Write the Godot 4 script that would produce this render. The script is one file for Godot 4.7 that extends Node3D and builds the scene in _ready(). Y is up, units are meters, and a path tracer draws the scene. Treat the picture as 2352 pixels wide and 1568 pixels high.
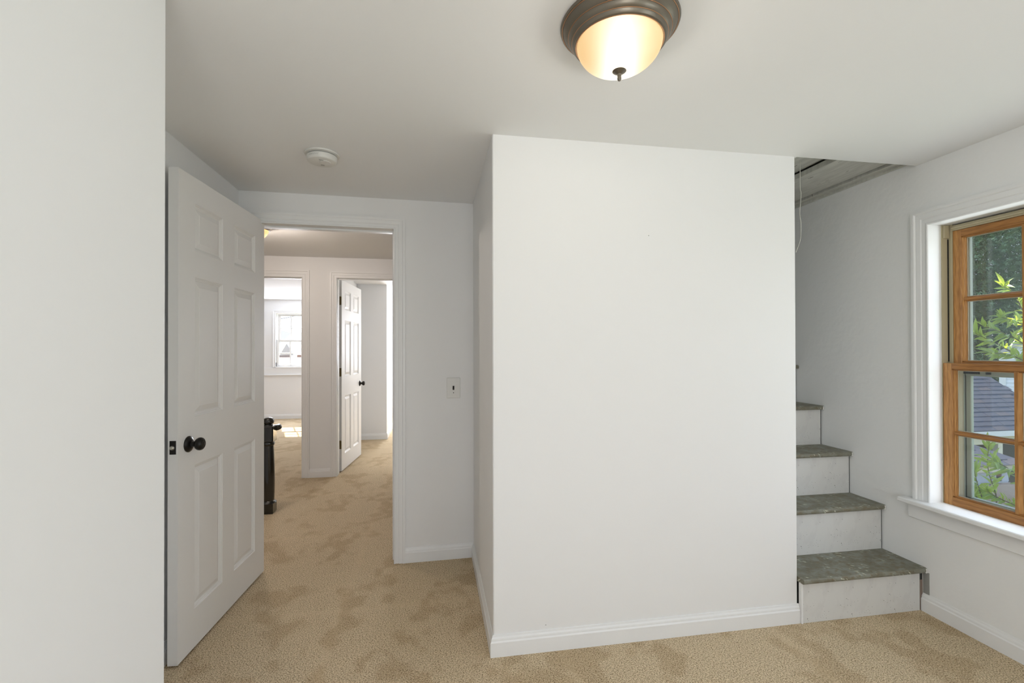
extends Node3D
# An upstairs landing room: open panel door to a hall on the left, white closet wall in the middle, attic stairs and a wooden sash window on the right.
var M := {}
var counts := {}

func _ready() -> void:
	# ---- camera
	var cam := Camera3D.new()
	cam.name = "camera"
	cam.projection = Camera3D.PROJECTION_FRUSTUM
	cam.near = 0.05
	cam.far = 400.0
	var foc := 1076.47
	cam.size = 1568.0 / foc * 0.05
	cam.frustum_offset = Vector2(0.0, 11.25 / foc * 0.05)
	cam.position = Vector3(0, 1.30, 0)
	cam.rotation = Vector3(0.0061, -0.1671, -0.0022)
	add_child(cam)
	cam.current = true
	# ---- sky, sun, exposure
	var env := Environment.new()
	var sky := Sky.new()
	var sm := ProceduralSkyMaterial.new()
	sm.sky_top_color = Color(0.72, 0.84, 1.0)
	sm.sky_horizon_color = Color(0.95, 0.97, 1.0)
	sm.ground_bottom_color = Color(0.5, 0.5, 0.45)
	sm.ground_horizon_color = Color(0.85, 0.87, 0.88)
	sm.sky_curve = 0.2
	sky.sky_material = sm
	env.background_mode = Environment.BG_SKY
	env.sky = sky
	env.background_energy_multiplier = SKY
	env.tonemap_mode = Environment.TONE_MAPPER_LINEAR
	env.tonemap_exposure = EXPOSURE
	env.sdfgi_enabled = true
	env.ssao_enabled = true
	env.ssil_enabled = true
	var we := WorldEnvironment.new()
	we.name = "world_environment"
	we.environment = env
	add_child(we)
	var sun := DirectionalLight3D.new()
	sun.name = "sun"
	sun.light_color = Color(1.0, 0.95, 0.86)
	sun.light_energy = SUN
	sun.light_angular_distance = 0.6
	sun.shadow_enabled = true
	sun.sky_mode = DirectionalLight3D.SKY_MODE_LIGHT_ONLY
	add_child(sun)
	sun.look_at_from_position(Vector3.ZERO, Vector3(0.33, -0.93, 1.0))
	# daylight through the windows: a light of the size of each sash pair, just inside the glass
	daylight(Vector3(2.460, 1.225, -1.501), Vector3(-1, 0, 0), Vector2(0.82, 1.34), 2)
	daylight(Vector3(2.38, 1.225, 0.819), Vector3(-1, 0.6, 0), Vector2(0.84, 1.34), 3)
	daylight(Vector3(1.56, 1.225, 2.07), Vector3(0, 0.7, -1), Vector2(0.84, 1.34), 4)
	daylight(Vector3(0.11, 1.225, 2.07), Vector3(0, 0.7, -1), Vector2(0.84, 1.34), 5)
	daylight(Vector3(-2.465, 1.48, -9.42), Vector3(0, 0, 1), Vector2(0.90, 1.0), 6)
	daylight(Vector3(-0.35, 1.48, -9.42), Vector3(0, 0, 1), Vector2(0.90, 1.0), 7)
	materials()
	shell()
	window_room()
	far_windows()
	doors()
	trims()
	stairs()
	lamps()
	small_things()
	outdoors()

func daylight(at0: Vector3, dir: Vector3, size: Vector2, which: int) -> void:
	var l := AreaLight3D.new()
	l.name = numbered("daylight_window", self)
	l.area_size = size
	l.light_color = lin(LIGHTS[which][1], LIGHTS[which][2], LIGHTS[which][3])
	l.light_energy = LIGHTS[which][0]
	l.area_range = 14.0
	l.area_attenuation = 2.0
	l.shadow_enabled = true
	add_child(l, true)
	l.look_at_from_position(at0, at0 + dir)

# energy and linear colour of: room lamp, hall lamp, then the windows (near right, right behind, back right, back left, left bedroom, right bedroom)
const LIGHTS := [[0.07, 1.0, 0.95, 0.86], [0.54, 1.0, 0.86, 0.76], [0.42, 0.84, 0.93, 1.0], [1.9, 0.84, 0.93, 1.0], [0.46, 0.86, 0.94, 1.0], [3.2, 0.96, 0.97, 1.0], [5.0, 0.80, 0.86, 1.0], [10.5, 0.86, 0.91, 1.0]]
const SKY := 2.2
const SUN := 7.0
const EXPOSURE := 1.01
const CEIL := 2.218          # room ceiling
const HIGH := 2.245          # ceiling of the hall and the bedrooms
const FRONT := -1.982        # face of the closet wall
const EAST := 2.402          # face of the window wall
const HALLZ := -2.951        # face of the hall wall where it meets the closet
const HALLTURN := 0.0263
const FARZ := -5.05          # face of the far hall wall
const BACKZ := -9.43         # face of the far bedroom wall

# ------------------------------------------------------------------ naming and tagging
func numbered(called: String, parent: Node) -> String:
	var key := str(parent.get_instance_id()) + called
	var n: int = counts.get(key, 0)
	counts[key] = n + 1
	return called if n == 0 else "%s_%03d" % [called, n]

func place(n: Node, called: String, parent: Node) -> void:
	n.name = numbered(called, parent)
	parent.add_child(n, true)

func tag(n: Node, label: String, category := "", group := "", kind := "") -> Node:
	n.set_meta("label", label)
	if category: n.set_meta("category", category)
	if group: n.set_meta("group", group)
	if kind: n.set_meta("kind", kind)
	return n

func obj(called: String, st, m: Material, parent: Node = null) -> MeshInstance3D:
	var o := MeshInstance3D.new()
	var me: ArrayMesh = st.commit() if st is SurfaceTool else st
	o.mesh = me
	if m: o.material_override = m
	place(o, called, parent if parent else self)
	return o

func node(called: String, at := Vector3.ZERO, turn := 0.0, parent: Node = null) -> Node3D:
	var o := Node3D.new()
	place(o, called, parent if parent else self)
	o.position = at
	o.rotation.y = turn
	return o

func struct(called: String, st, m: Material, label: String, category: String) -> MeshInstance3D:
	var o := obj(called, st, m)
	tag(o, label, category, "", "structure")
	return o

# ------------------------------------------------------------------ mesh helpers (normals are set here)
func mb() -> SurfaceTool:
	var st := SurfaceTool.new()
	st.begin(Mesh.PRIMITIVE_TRIANGLES)
	return st

func tri(st: SurfaceTool, a: Vector3, b: Vector3, c: Vector3, na: Vector3, nb: Vector3, nc: Vector3) -> void:
	if (b - a).cross(c - a).dot(na + nb + nc) > 0.0:   # front faces run clockwise
		st.set_normal(na); st.add_vertex(a)
		st.set_normal(nc); st.add_vertex(c)
		st.set_normal(nb); st.add_vertex(b)
	else:
		st.set_normal(na); st.add_vertex(a)
		st.set_normal(nb); st.add_vertex(b)
		st.set_normal(nc); st.add_vertex(c)

func face(st: SurfaceTool, p: Array, towards: Vector3) -> void:
	var n := Vector3.ZERO
	for i in range(1, p.size() - 1):
		n += (p[i] - p[0]).cross(p[i + 1] - p[0])
	if n.length() < 1e-12: return
	n = n.normalized()
	if n.dot(towards) < 0.0: n = -n
	for i in range(1, p.size() - 1):
		tri(st, p[0], p[i], p[i + 1], n, n, n)

func box(st: SurfaceTool, a: Vector3, b: Vector3, bev := 0.0, xf := Transform3D.IDENTITY) -> void:
	var lo := Vector3(minf(a.x, b.x), minf(a.y, b.y), minf(a.z, b.z))
	var hi := Vector3(maxf(a.x, b.x), maxf(a.y, b.y), maxf(a.z, b.z))
	var c := (lo + hi) * 0.5
	var h := (hi - lo) * 0.5
	bev = minf(bev, minf(h.x, minf(h.y, h.z)) * 0.9)
	for ax in 3:
		var u := (ax + 1) % 3
		var v := (ax + 2) % 3
		for s in [-1.0, 1.0]:
			var pts := []
			for k in [[-1, -1], [1, -1], [1, 1], [-1, 1]]:
				var p := Vector3.ZERO
				p[ax] = s * h[ax]
				p[u] = k[0] * (h[u] - bev)
				p[v] = k[1] * (h[v] - bev)
				pts.append(xf * (c + p))
			var d := Vector3.ZERO
			d[ax] = s
			face(st, pts, xf.basis * d)
			if bev > 0.0:
				for t in [-1.0, 1.0]:
					var e := []
					for k in [-1, 1]:
						var p := Vector3.ZERO
						p[ax] = s * h[ax]; p[u] = t * (h[u] - bev); p[v] = k * (h[v] - bev)
						var q := Vector3.ZERO
						q[ax] = s * (h[ax] - bev); q[u] = t * h[u]; q[v] = k * (h[v] - bev)
						if k == -1: e = [xf * (c + p), xf * (c + q)]
						else: e += [xf * (c + q), xf * (c + p)]
					var dd := Vector3.ZERO
					dd[ax] = s; dd[u] = t
					face(st, e, xf.basis * dd)
	if bev > 0.0:
		for sx in [-1.0, 1.0]:
			for sy in [-1.0, 1.0]:
				for sz in [-1.0, 1.0]:
					var S := Vector3(sx, sy, sz)
					var i := h - Vector3.ONE * bev
					face(st, [xf * (c + S * Vector3(h.x, i.y, i.z)), xf * (c + S * Vector3(i.x, h.y, i.z)), xf * (c + S * Vector3(i.x, i.y, h.z))], xf.basis * S)

# a closed profile of (w, d) points carried from A to B; the ends are shifted along the run by w * miter.x + d * miter.y
func sweep(st: SurfaceTool, prof: Array, A: Vector3, B: Vector3, wd: Vector3, dd: Vector3, ma := Vector2.ZERO, mbb := Vector2.ZERO) -> void:
	var along := (B - A).normalized()
	var area := 0.0
	var n := prof.size()
	for i in n:
		var p: Vector2 = prof[i]
		var q: Vector2 = prof[(i + 1) % n]
		area += p.x * q.y - q.x * p.y
	var ra := []
	var rb := []
	for p in prof:
		ra.append(A + wd * p.x + dd * p.y + along * (ma.x * p.x + ma.y * p.y))
		rb.append(B + wd * p.x + dd * p.y + along * (mbb.x * p.x + mbb.y * p.y))
	for i in n:
		var j := (i + 1) % n
		var e: Vector2 = prof[j] - prof[i]
		var o := Vector2(e.y, -e.x) * signf(area)
		face(st, [ra[i], rb[i], rb[j], ra[j]], wd * o.x + dd * o.y)
	var idx := Geometry2D.triangulate_polygon(PackedVector2Array(prof))
	for k in range(0, idx.size(), 3):
		face(st, [ra[idx[k]], ra[idx[k + 1]], ra[idx[k + 2]]], -along)
		face(st, [rb[idx[k]], rb[idx[k + 1]], rb[idx[k + 2]]], along)

# a profile of (radius, height) points turned round the y axis of xf
func lathe(st: SurfaceTool, prof: Array, segs := 40, xf := Transform3D.IDENTITY, sharp := 35.0, uv := false) -> void:
	var n := prof.size()
	var sn := []
	for i in n - 1:
		var e: Vector2 = prof[i + 1] - prof[i]
		sn.append(Vector2(e.y, -e.x).normalized())
	var rmax := 0.0
	for p in prof: rmax = maxf(rmax, p.x)
	for i in n - 1:
		var n0: Vector2 = sn[i]
		var n1: Vector2 = sn[i]
		if i > 0 and absf(rad_to_deg(sn[i - 1].angle_to(sn[i]))) < sharp: n0 = (sn[i - 1] + sn[i]).normalized()
		if i < n - 2 and absf(rad_to_deg(sn[i + 1].angle_to(sn[i]))) < sharp: n1 = (sn[i + 1] + sn[i]).normalized()
		for k in segs:
			var a0 := TAU * k / segs
			var a1 := TAU * (k + 1) / segs
			var v := []
			for q in [[i, n0, a0], [i, n0, a1], [i + 1, n1, a1], [i + 1, n1, a0]]:
				var p: Vector2 = prof[q[0]]
				var nn: Vector2 = q[1]
				v.append([xf * Vector3(p.x * cos(q[2]), p.y, p.x * sin(q[2])), (xf.basis * Vector3(nn.x * cos(q[2]), nn.y, nn.x * sin(q[2]))).normalized(), Vector2(p.x * cos(q[2]), p.x * sin(q[2])) / (2.0 * rmax) + Vector2(0.5, 0.5)])
			for t in [[0, 1, 2], [0, 2, 3]]:
				var A = v[t[0]]
				var B = v[t[1]]
				var C = v[t[2]]
				if (B[0] - A[0]).cross(C[0] - A[0]).length() < 1e-12: continue
				var order := [A, B, C]
				if (B[0] - A[0]).cross(C[0] - A[0]).dot(A[1] + B[1] + C[1]) > 0.0: order = [A, C, B]
				for w in order:
					if uv: st.set_uv(w[2])
					st.set_normal(w[1])
					st.add_vertex(w[0])

func tube(st: SurfaceTool, pts: Array, r0: float, r1: float, segs := 8) -> void:
	var rings := []
	for i in pts.size():
		var d: Vector3 = (pts[mini(i + 1, pts.size() - 1)] - pts[maxi(i - 1, 0)]).normalized()
		var u := d.cross(Vector3(0.31, 0.2, 0.93)).normalized()
		var v := d.cross(u)
		var r := lerpf(r0, r1, float(i) / maxi(1, pts.size() - 1))
		var ring := []
		for k in segs:
			var a := TAU * k / segs
			var o := u * cos(a) + v * sin(a)
			ring.append([pts[i] + o * r, o])
		rings.append(ring)
	for i in pts.size() - 1:
		for k in segs:
			var j := (k + 1) % segs
			var a = rings[i][k]
			var b = rings[i][j]
			var c = rings[i + 1][j]
			var d = rings[i + 1][k]
			tri(st, a[0], b[0], c[0], a[1], b[1], c[1])
			tri(st, a[0], c[0], d[0], a[1], c[1], d[1])
	for e in [0, pts.size() - 1]:
		var poly := []
		for q in rings[e]: poly.append(q[0])
		face(st, poly, pts[e] - pts[1 if e == 0 else e - 1])

func smooth_path(p: Array, steps := 6) -> Array:
	var c := Curve3D.new()
	for i in p.size():
		var t: Vector3 = (p[mini(i + 1, p.size() - 1)] - p[maxi(i - 1, 0)]) / 6.0
		c.add_point(p[i], -t, t)
	var o := []
	var n := (p.size() - 1) * steps
	for i in n + 1:
		o.append(c.samplef(float(i) / steps))
	return o

# ------------------------------------------------------------------ materials
func lin(r: float, g: float, b: float, a := 1.0) -> Color:
	var c := Color(r, g, b).linear_to_srgb()
	c.a = a
	return c

func flat(r: float, g: float, b: float, rough := 0.8, metal := 0.0) -> StandardMaterial3D:
	var m := StandardMaterial3D.new()
	m.albedo_color = lin(r, g, b)
	m.roughness = rough
	m.metallic = metal
	return m

func noise(freq: float, type := FastNoiseLite.TYPE_SIMPLEX_SMOOTH, seed := 1, oct := 3) -> FastNoiseLite:
	var n := FastNoiseLite.new()
	n.noise_type = type
	n.frequency = freq
	n.seed = seed
	n.fractal_octaves = oct
	return n

func noise_tex(n: FastNoiseLite, size: int, ramp: Gradient = null) -> NoiseTexture2D:
	var t := NoiseTexture2D.new()
	t.width = size
	t.height = size
	t.seamless = true
	t.generate_mipmaps = false
	t.noise = n
	if ramp: t.color_ramp = ramp
	return t

func ramp(stops: Array) -> Gradient:
	var g := Gradient.new()
	g.offsets = PackedFloat32Array(stops.map(func(s): return s[0]))
	g.colors = PackedColorArray(stops.map(func(s): return s[1]))
	return g

func triplanar(m: StandardMaterial3D, per_metre: float, world := true) -> void:
	m.uv1_triplanar = true
	m.uv1_world_triplanar = world
	m.uv1_scale = Vector3.ONE * per_metre
	m.uv1_triplanar_sharpness = 8.0

func painted(r: float, g: float, b: float, rough: float, relief: float, per := 1.4, freq := 0.04) -> StandardMaterial3D:
	var m := flat(r, g, b, rough)
	m.heightmap_enabled = true
	m.heightmap_texture = noise_tex(noise(freq, FastNoiseLite.TYPE_SIMPLEX_SMOOTH, 4, 4), 512)
	m.heightmap_scale = relief
	triplanar(m, per)
	return m

# noise that repeats after S pixels both ways: the last third fades into the next tile
func tiled(n: FastNoiseLite, x: float, y: float, S: float, fx: float, fy: float, sh := 0.0) -> float:
	var u := smoothstep(0.65, 1.0, x / S)
	var v := smoothstep(0.65, 1.0, y / S)
	var a := n.get_noise_2d(x * fx + y * sh, y * fy - x * sh)
	if u > 0.0: a = lerpf(a, n.get_noise_2d((x - S) * fx + y * sh, y * fy - (x - S) * sh), u)
	if v > 0.0:
		var b := n.get_noise_2d(x * fx + (y - S) * sh, (y - S) * fy - x * sh)
		if u > 0.0: b = lerpf(b, n.get_noise_2d((x - S) * fx + (y - S) * sh, (y - S) * fy - (x - S) * sh), u)
		a = lerpf(a, b, v)
	return a

func wood(upright: bool, dark: Color, light: Color, seed := 3) -> StandardMaterial3D:
	var a := noise(0.035, FastNoiseLite.TYPE_SIMPLEX_SMOOTH, seed, 4)
	var b := noise(0.2, FastNoiseLite.TYPE_SIMPLEX_SMOOTH, seed + 9, 2)
	var im := Image.create(256, 256, false, Image.FORMAT_RGB8)
	for y in 256:
		for x in 256:
			var across := x if upright else y
			var run := y if upright else x
			var warp := tiled(a, across, run, 256.0, 0.5, 0.10) * 5.0
			var ring := 0.5 + 0.5 * sin(across * TAU * 13.0 / 256.0 + warp)
			var fine := tiled(b, across, run, 256.0, 2.0, 0.10)
			var t := clampf(0.66 - 0.30 * pow(ring, 3.0) + fine * 0.30, 0.0, 1.0)
			im.set_pixel(x, y, dark.lerp(light, t))
	var m := StandardMaterial3D.new()
	m.albedo_texture = ImageTexture.create_from_image(im)
	m.roughness = 0.42
	triplanar(m, 3.2, false)
	return m

func materials() -> void:
	M.wall = painted(0.88, 0.876, 0.865, 0.75, 0.015)
	M.wall_cool = M.wall
	M.ceiling = painted(0.90, 0.896, 0.882, 0.85, 0.015)
	M.trim = painted(0.88, 0.88, 0.87, 0.38, 0.02, 2.0, 0.02)
	M.stairwall = painted(0.89, 0.89, 0.875, 0.8, 0.12, 0.9, 0.03)
	# moulded door skin with an embossed upright grain
	var dm := painted(0.90, 0.885, 0.86, 0.45, 0.0)
	var g := noise(0.05, FastNoiseLite.TYPE_SIMPLEX_SMOOTH, 8, 3)
	var gi := Image.create(256, 256, false, Image.FORMAT_RGB8)
	for y in 256:
		for x in 256:
			var v := 0.5 + 0.5 * tiled(g, x, y, 256.0, 3.4, 0.22)
			gi.set_pixel(x, y, Color(v, v, v))
	dm.heightmap_texture = ImageTexture.create_from_image(gi)
	dm.heightmap_scale = 0.014
	triplanar(dm, 2.6, false)
	M.door = dm
	# cut pile carpet
	var c := StandardMaterial3D.new()
	var pile := noise(0.125, FastNoiseLite.TYPE_SIMPLEX, 12, 2)
	pile.fractal_gain = 0.6
	pile.domain_warp_enabled = true
	pile.domain_warp_frequency = 0.06
	pile.domain_warp_amplitude = 9.0
	c.albedo_texture = noise_tex(pile, 1024, ramp([[0.0, lin(0.17, 0.12, 0.065)], [0.20, lin(0.37, 0.275, 0.165)], [0.38, lin(0.64, 0.50, 0.325)], [0.62, lin(0.78, 0.625, 0.42)], [1.0, lin(0.92, 0.79, 0.58)]]))
	c.heightmap_enabled = true
	c.heightmap_texture = noise_tex(pile, 1024)
	c.heightmap_scale = 0.35
	c.roughness = 1.0
	c.metallic_specular = 0.1
	triplanar(c, 1.0)
	# vacuum and foot marks: where the nap lies the other way it is a darker brown
	var nap := Image.create(512, 512, false, Image.FORMAT_RGB8)
	var n1 := noise(0.012, FastNoiseLite.TYPE_SIMPLEX_SMOOTH, 31, 3)
	var n2 := noise(0.03, FastNoiseLite.TYPE_SIMPLEX_SMOOTH, 77, 2)
	for y in 512:
		for x in 512:
			var v := tiled(n1, x, y, 512.0, 1.2, 0.7, 0.35) + 0.55 * tiled(n2, x, y, 512.0, 0.9, 0.8, -0.5)
			var t := smoothstep(0.0, 0.42, v)
			nap.set_pixel(x, y, Color(1, 1, 1).lerp(lin(0.86, 0.825, 0.785), t))
	c.detail_enabled = true
	c.detail_blend_mode = BaseMaterial3D.BLEND_MODE_MUL
	c.detail_albedo = ImageTexture.create_from_image(nap)
	c.detail_uv_layer = BaseMaterial3D.DETAIL_UV_2
	c.uv2_triplanar = true
	c.uv2_world_triplanar = true
	c.uv2_scale = Vector3.ONE * 0.42
	c.uv2_offset = Vector3(0.22, 0.0, 0.30)
	M.carpet = c
	# window wood, old tan track, storm frame
	M.pine_up = wood(true, Color(0.54, 0.35, 0.165), Color(0.84, 0.63, 0.37))
	M.pine_flat = wood(false, Color(0.47, 0.295, 0.135), Color(0.77, 0.55, 0.30), 5)
	M.tan = flat(0.50, 0.44, 0.29, 0.5)
	M.storm = flat(0.40, 0.45, 0.38, 0.5)
	M.putty = flat(0.55, 0.52, 0.42, 0.7)
	var gl := StandardMaterial3D.new()
	gl.transparency = BaseMaterial3D.TRANSPARENCY_ALPHA
	gl.albedo_color = Color(0.75, 0.85, 0.92, 0.022)
	gl.roughness = 0.04
	M.glass = gl
	# metals and plastics
	M.bronze = flat(0.19, 0.165, 0.13, 0.36, 0.75)
	M.copper = flat(0.50, 0.27, 0.15, 0.35, 0.9)
	M.black_metal = flat(0.012, 0.010, 0.008, 0.28, 0.4)
	M.brass = flat(0.18, 0.13, 0.055, 0.45, 0.7)
	M.steel = flat(0.55, 0.54, 0.48, 0.3, 0.9)
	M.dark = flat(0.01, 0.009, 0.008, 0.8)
	M.crack = flat(0.06, 0.06, 0.055, 0.9)
	M.plastic = flat(0.76, 0.75, 0.71, 0.4)
	M.grey = flat(0.33, 0.33, 0.31, 0.6)
	var nl := flat(0.006, 0.007, 0.006, 0.14)
	nl.clearcoat_enabled = true
	nl.clearcoat = 0.8
	nl.clearcoat_roughness = 0.06
	M.newel = nl
	# worn paint on the attic stairs
	M.tread = worn_tread()
	M.riser = []
	for k in 4:
		var rm: StandardMaterial3D = M.riser[0].duplicate() if k else worn_riser()
		rm.uv1_offset = Vector3(0.37 * k, 0.0, 0.0)
		M.riser.append(rm)
	M.attic = painted(0.46, 0.46, 0.44, 0.6, 0.25, 2.0, 0.03)
	M.attic_board = attic_board()
	# outdoors
	M.shingle = []
	for k in 4:
		var s := flat([0.032, 0.037, 0.028, 0.050][k], [0.041, 0.046, 0.036, 0.048][k], [0.066, 0.073, 0.060, 0.064][k], 0.95)
		s.heightmap_enabled = true
		s.heightmap_texture = noise_tex(noise(0.3, FastNoiseLite.TYPE_SIMPLEX, 5, 2), 256)
		s.heightmap_scale = 0.3
		triplanar(s, 3.0)
		M.shingle.append(s)
	M.siding = flat(0.62, 0.66, 0.70, 0.7)
	M.fascia = flat(0.62, 0.64, 0.64, 0.7)
	M.cream = flat(0.60, 0.56, 0.42, 0.8)
	M.lawn = flat(0.10, 0.14, 0.05, 1.0)
	M.street = flat(0.58, 0.50, 0.46, 0.9)
	M.bark = flat(0.12, 0.09, 0.06, 0.95)
	var lf := flat(0.075, 0.15, 0.045, 0.4)
	lf.backlight_enabled = true
	lf.backlight = lin(0.46, 0.56, 0.035)
	lf.cull_mode = BaseMaterial3D.CULL_DISABLED
	M.leaf = lf
	for k in 2:
		var d := flat([0.050, 0.095][k], [0.125, 0.165][k], [0.080, 0.065][k], 0.7)
		d.cull_mode = BaseMaterial3D.CULL_DISABLED
		M["needle%d" % k] = d

func worn_tread() -> StandardMaterial3D:
	var a := noise(0.02, FastNoiseLite.TYPE_SIMPLEX_SMOOTH, 21, 4)
	var b := noise(0.09, FastNoiseLite.TYPE_SIMPLEX_SMOOTH, 5, 3)
	var s := noise(0.05, FastNoiseLite.TYPE_SIMPLEX_SMOOTH, 55, 2)
	var im := Image.create(512, 512, false, Image.FORMAT_RGB8)
	for y in 512:
		for x in 512:
			var c := Color(0.47, 0.455, 0.39).lerp(Color(0.55, 0.55, 0.50), clampf(0.5 + tiled(a, x, y, 512.0, 0.6, 0.6) * 1.4, 0, 1))
			c = c.lerp(Color(0.45, 0.385, 0.28), clampf(tiled(b, x, y, 512.0, 0.35, 0.5) * 1.3 - 0.1, 0, 0.55))
			var chip := s.get_noise_2d((x + y * 0.8) * 0.4, (y - x * 0.8) * 1.5)
			var worn := tiled(a, x, y, 512.0, 0.35, 0.35, 0.2)
			if chip > 0.54 and worn > 0.14: c = c.lerp(Color(0.88, 0.88, 0.80), 0.9)
			elif chip > 0.36 and worn > 0.05: c = c.lerp(Color(0.68, 0.70, 0.64), 0.4)
			if b.get_noise_2d(x * 2.0 + 900, y * 2.0) > 0.66: c = c.darkened(0.5)
			im.set_pixel(x, y, c)
	var m := StandardMaterial3D.new()
	m.albedo_texture = ImageTexture.create_from_image(im)
	m.roughness = 0.55
	triplanar(m, 1.55)
	m.uv1_offset = Vector3(0.13, 0.0, 0.37)
	return m

func worn_riser() -> StandardMaterial3D:
	# one tile is a whole riser high (0.243 m): chips in the white paint gather near the foot of every riser
	var b2 := noise(0.05, FastNoiseLite.TYPE_SIMPLEX_SMOOTH, 9, 2)
	var a := noise(0.02, FastNoiseLite.TYPE_SIMPLEX_SMOOTH, 33, 4)
	var im := Image.create(512, 512, false, Image.FORMAT_RGB8)
	for y in 512:
		var low := 1.0 - fmod(y / 512.0 + 0.04, 1.0)       # image rows run downwards
		for x in 512:
			var c := Color(0.87, 0.865, 0.85).darkened(clampf(tiled(a, x, y, 512.0, 0.25, 0.12) * 0.08, 0.0, 0.03))
			var up := 1.0 - low
			var many := 0.90 - 0.30 * smoothstep(0.55, 0.85, up) - 0.35 * clampf(tiled(a, x, y, 512.0, 0.22, 0.22, 0.3), -0.3, 0.5)
			var v := tiled(b2, x, y, 512.0, 0.8, 1.1) + 0.30 * tiled(a, x, y, 512.0, 0.8, 0.8)
			if v > many: c = Color(0.33, 0.33, 0.30)
			im.set_pixel(x, y, c)
	var m := StandardMaterial3D.new()
	m.albedo_texture = ImageTexture.create_from_image(im)
	m.roughness = 0.6
	triplanar(m, 1.0 / 0.243)
	return m

func attic_board() -> StandardMaterial3D:
	var a := noise(0.03, FastNoiseLite.TYPE_SIMPLEX_SMOOTH, 41, 4)
	var im := Image.create(256, 256, false, Image.FORMAT_RGB8)
	for y in 256:
		for x in 256:
			var v := tiled(a, x, y, 256.0, 2.6, 0.35)
			var c := Color(0.76, 0.755, 0.72).lerp(Color(0.83, 0.825, 0.79), clampf(0.5 + v, 0, 1))
			if v > 0.60: c = Color(0.45, 0.44, 0.41)
			im.set_pixel(x, y, c)
	var m := StandardMaterial3D.new()
	m.albedo_texture = ImageTexture.create_from_image(im)
	m.roughness = 0.6
	triplanar(m, 1.6)
	return m

# ------------------------------------------------------------------ the room shell
# a wall of axis-aligned blocks with rectangular openings; x runs along the wall, z from face (0) back to -thick
func wall_blocks(st: SurfaceTool, x0: float, x1: float, h: float, thick: float, holes: Array, xf: Transform3D) -> void:
	holes.sort_custom(func(p, q): return p[0] < q[0])
	var x := x0
	for o in holes:
		if o[0] > x: box(st, Vector3(x, 0, -thick), Vector3(o[0], h, 0), 0.0, xf)
		if o[2] > 0.0: box(st, Vector3(o[0], 0, -thick), Vector3(o[1], o[2], 0), 0.0, xf)
		if o[3] < h: box(st, Vector3(o[0], o[3], -thick), Vector3(o[1], h, 0), 0.0, xf)
		x = o[1]
	if x < x1: box(st, Vector3(x, 0, -thick), Vector3(x1, h, 0), 0.0, xf)

func at(p: Vector3, turn := 0.0) -> Transform3D:
	return Transform3D(Basis(Vector3.UP, turn), p)

const EASTTURN := -PI / 2    # local x runs towards +z, local z into the room

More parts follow.
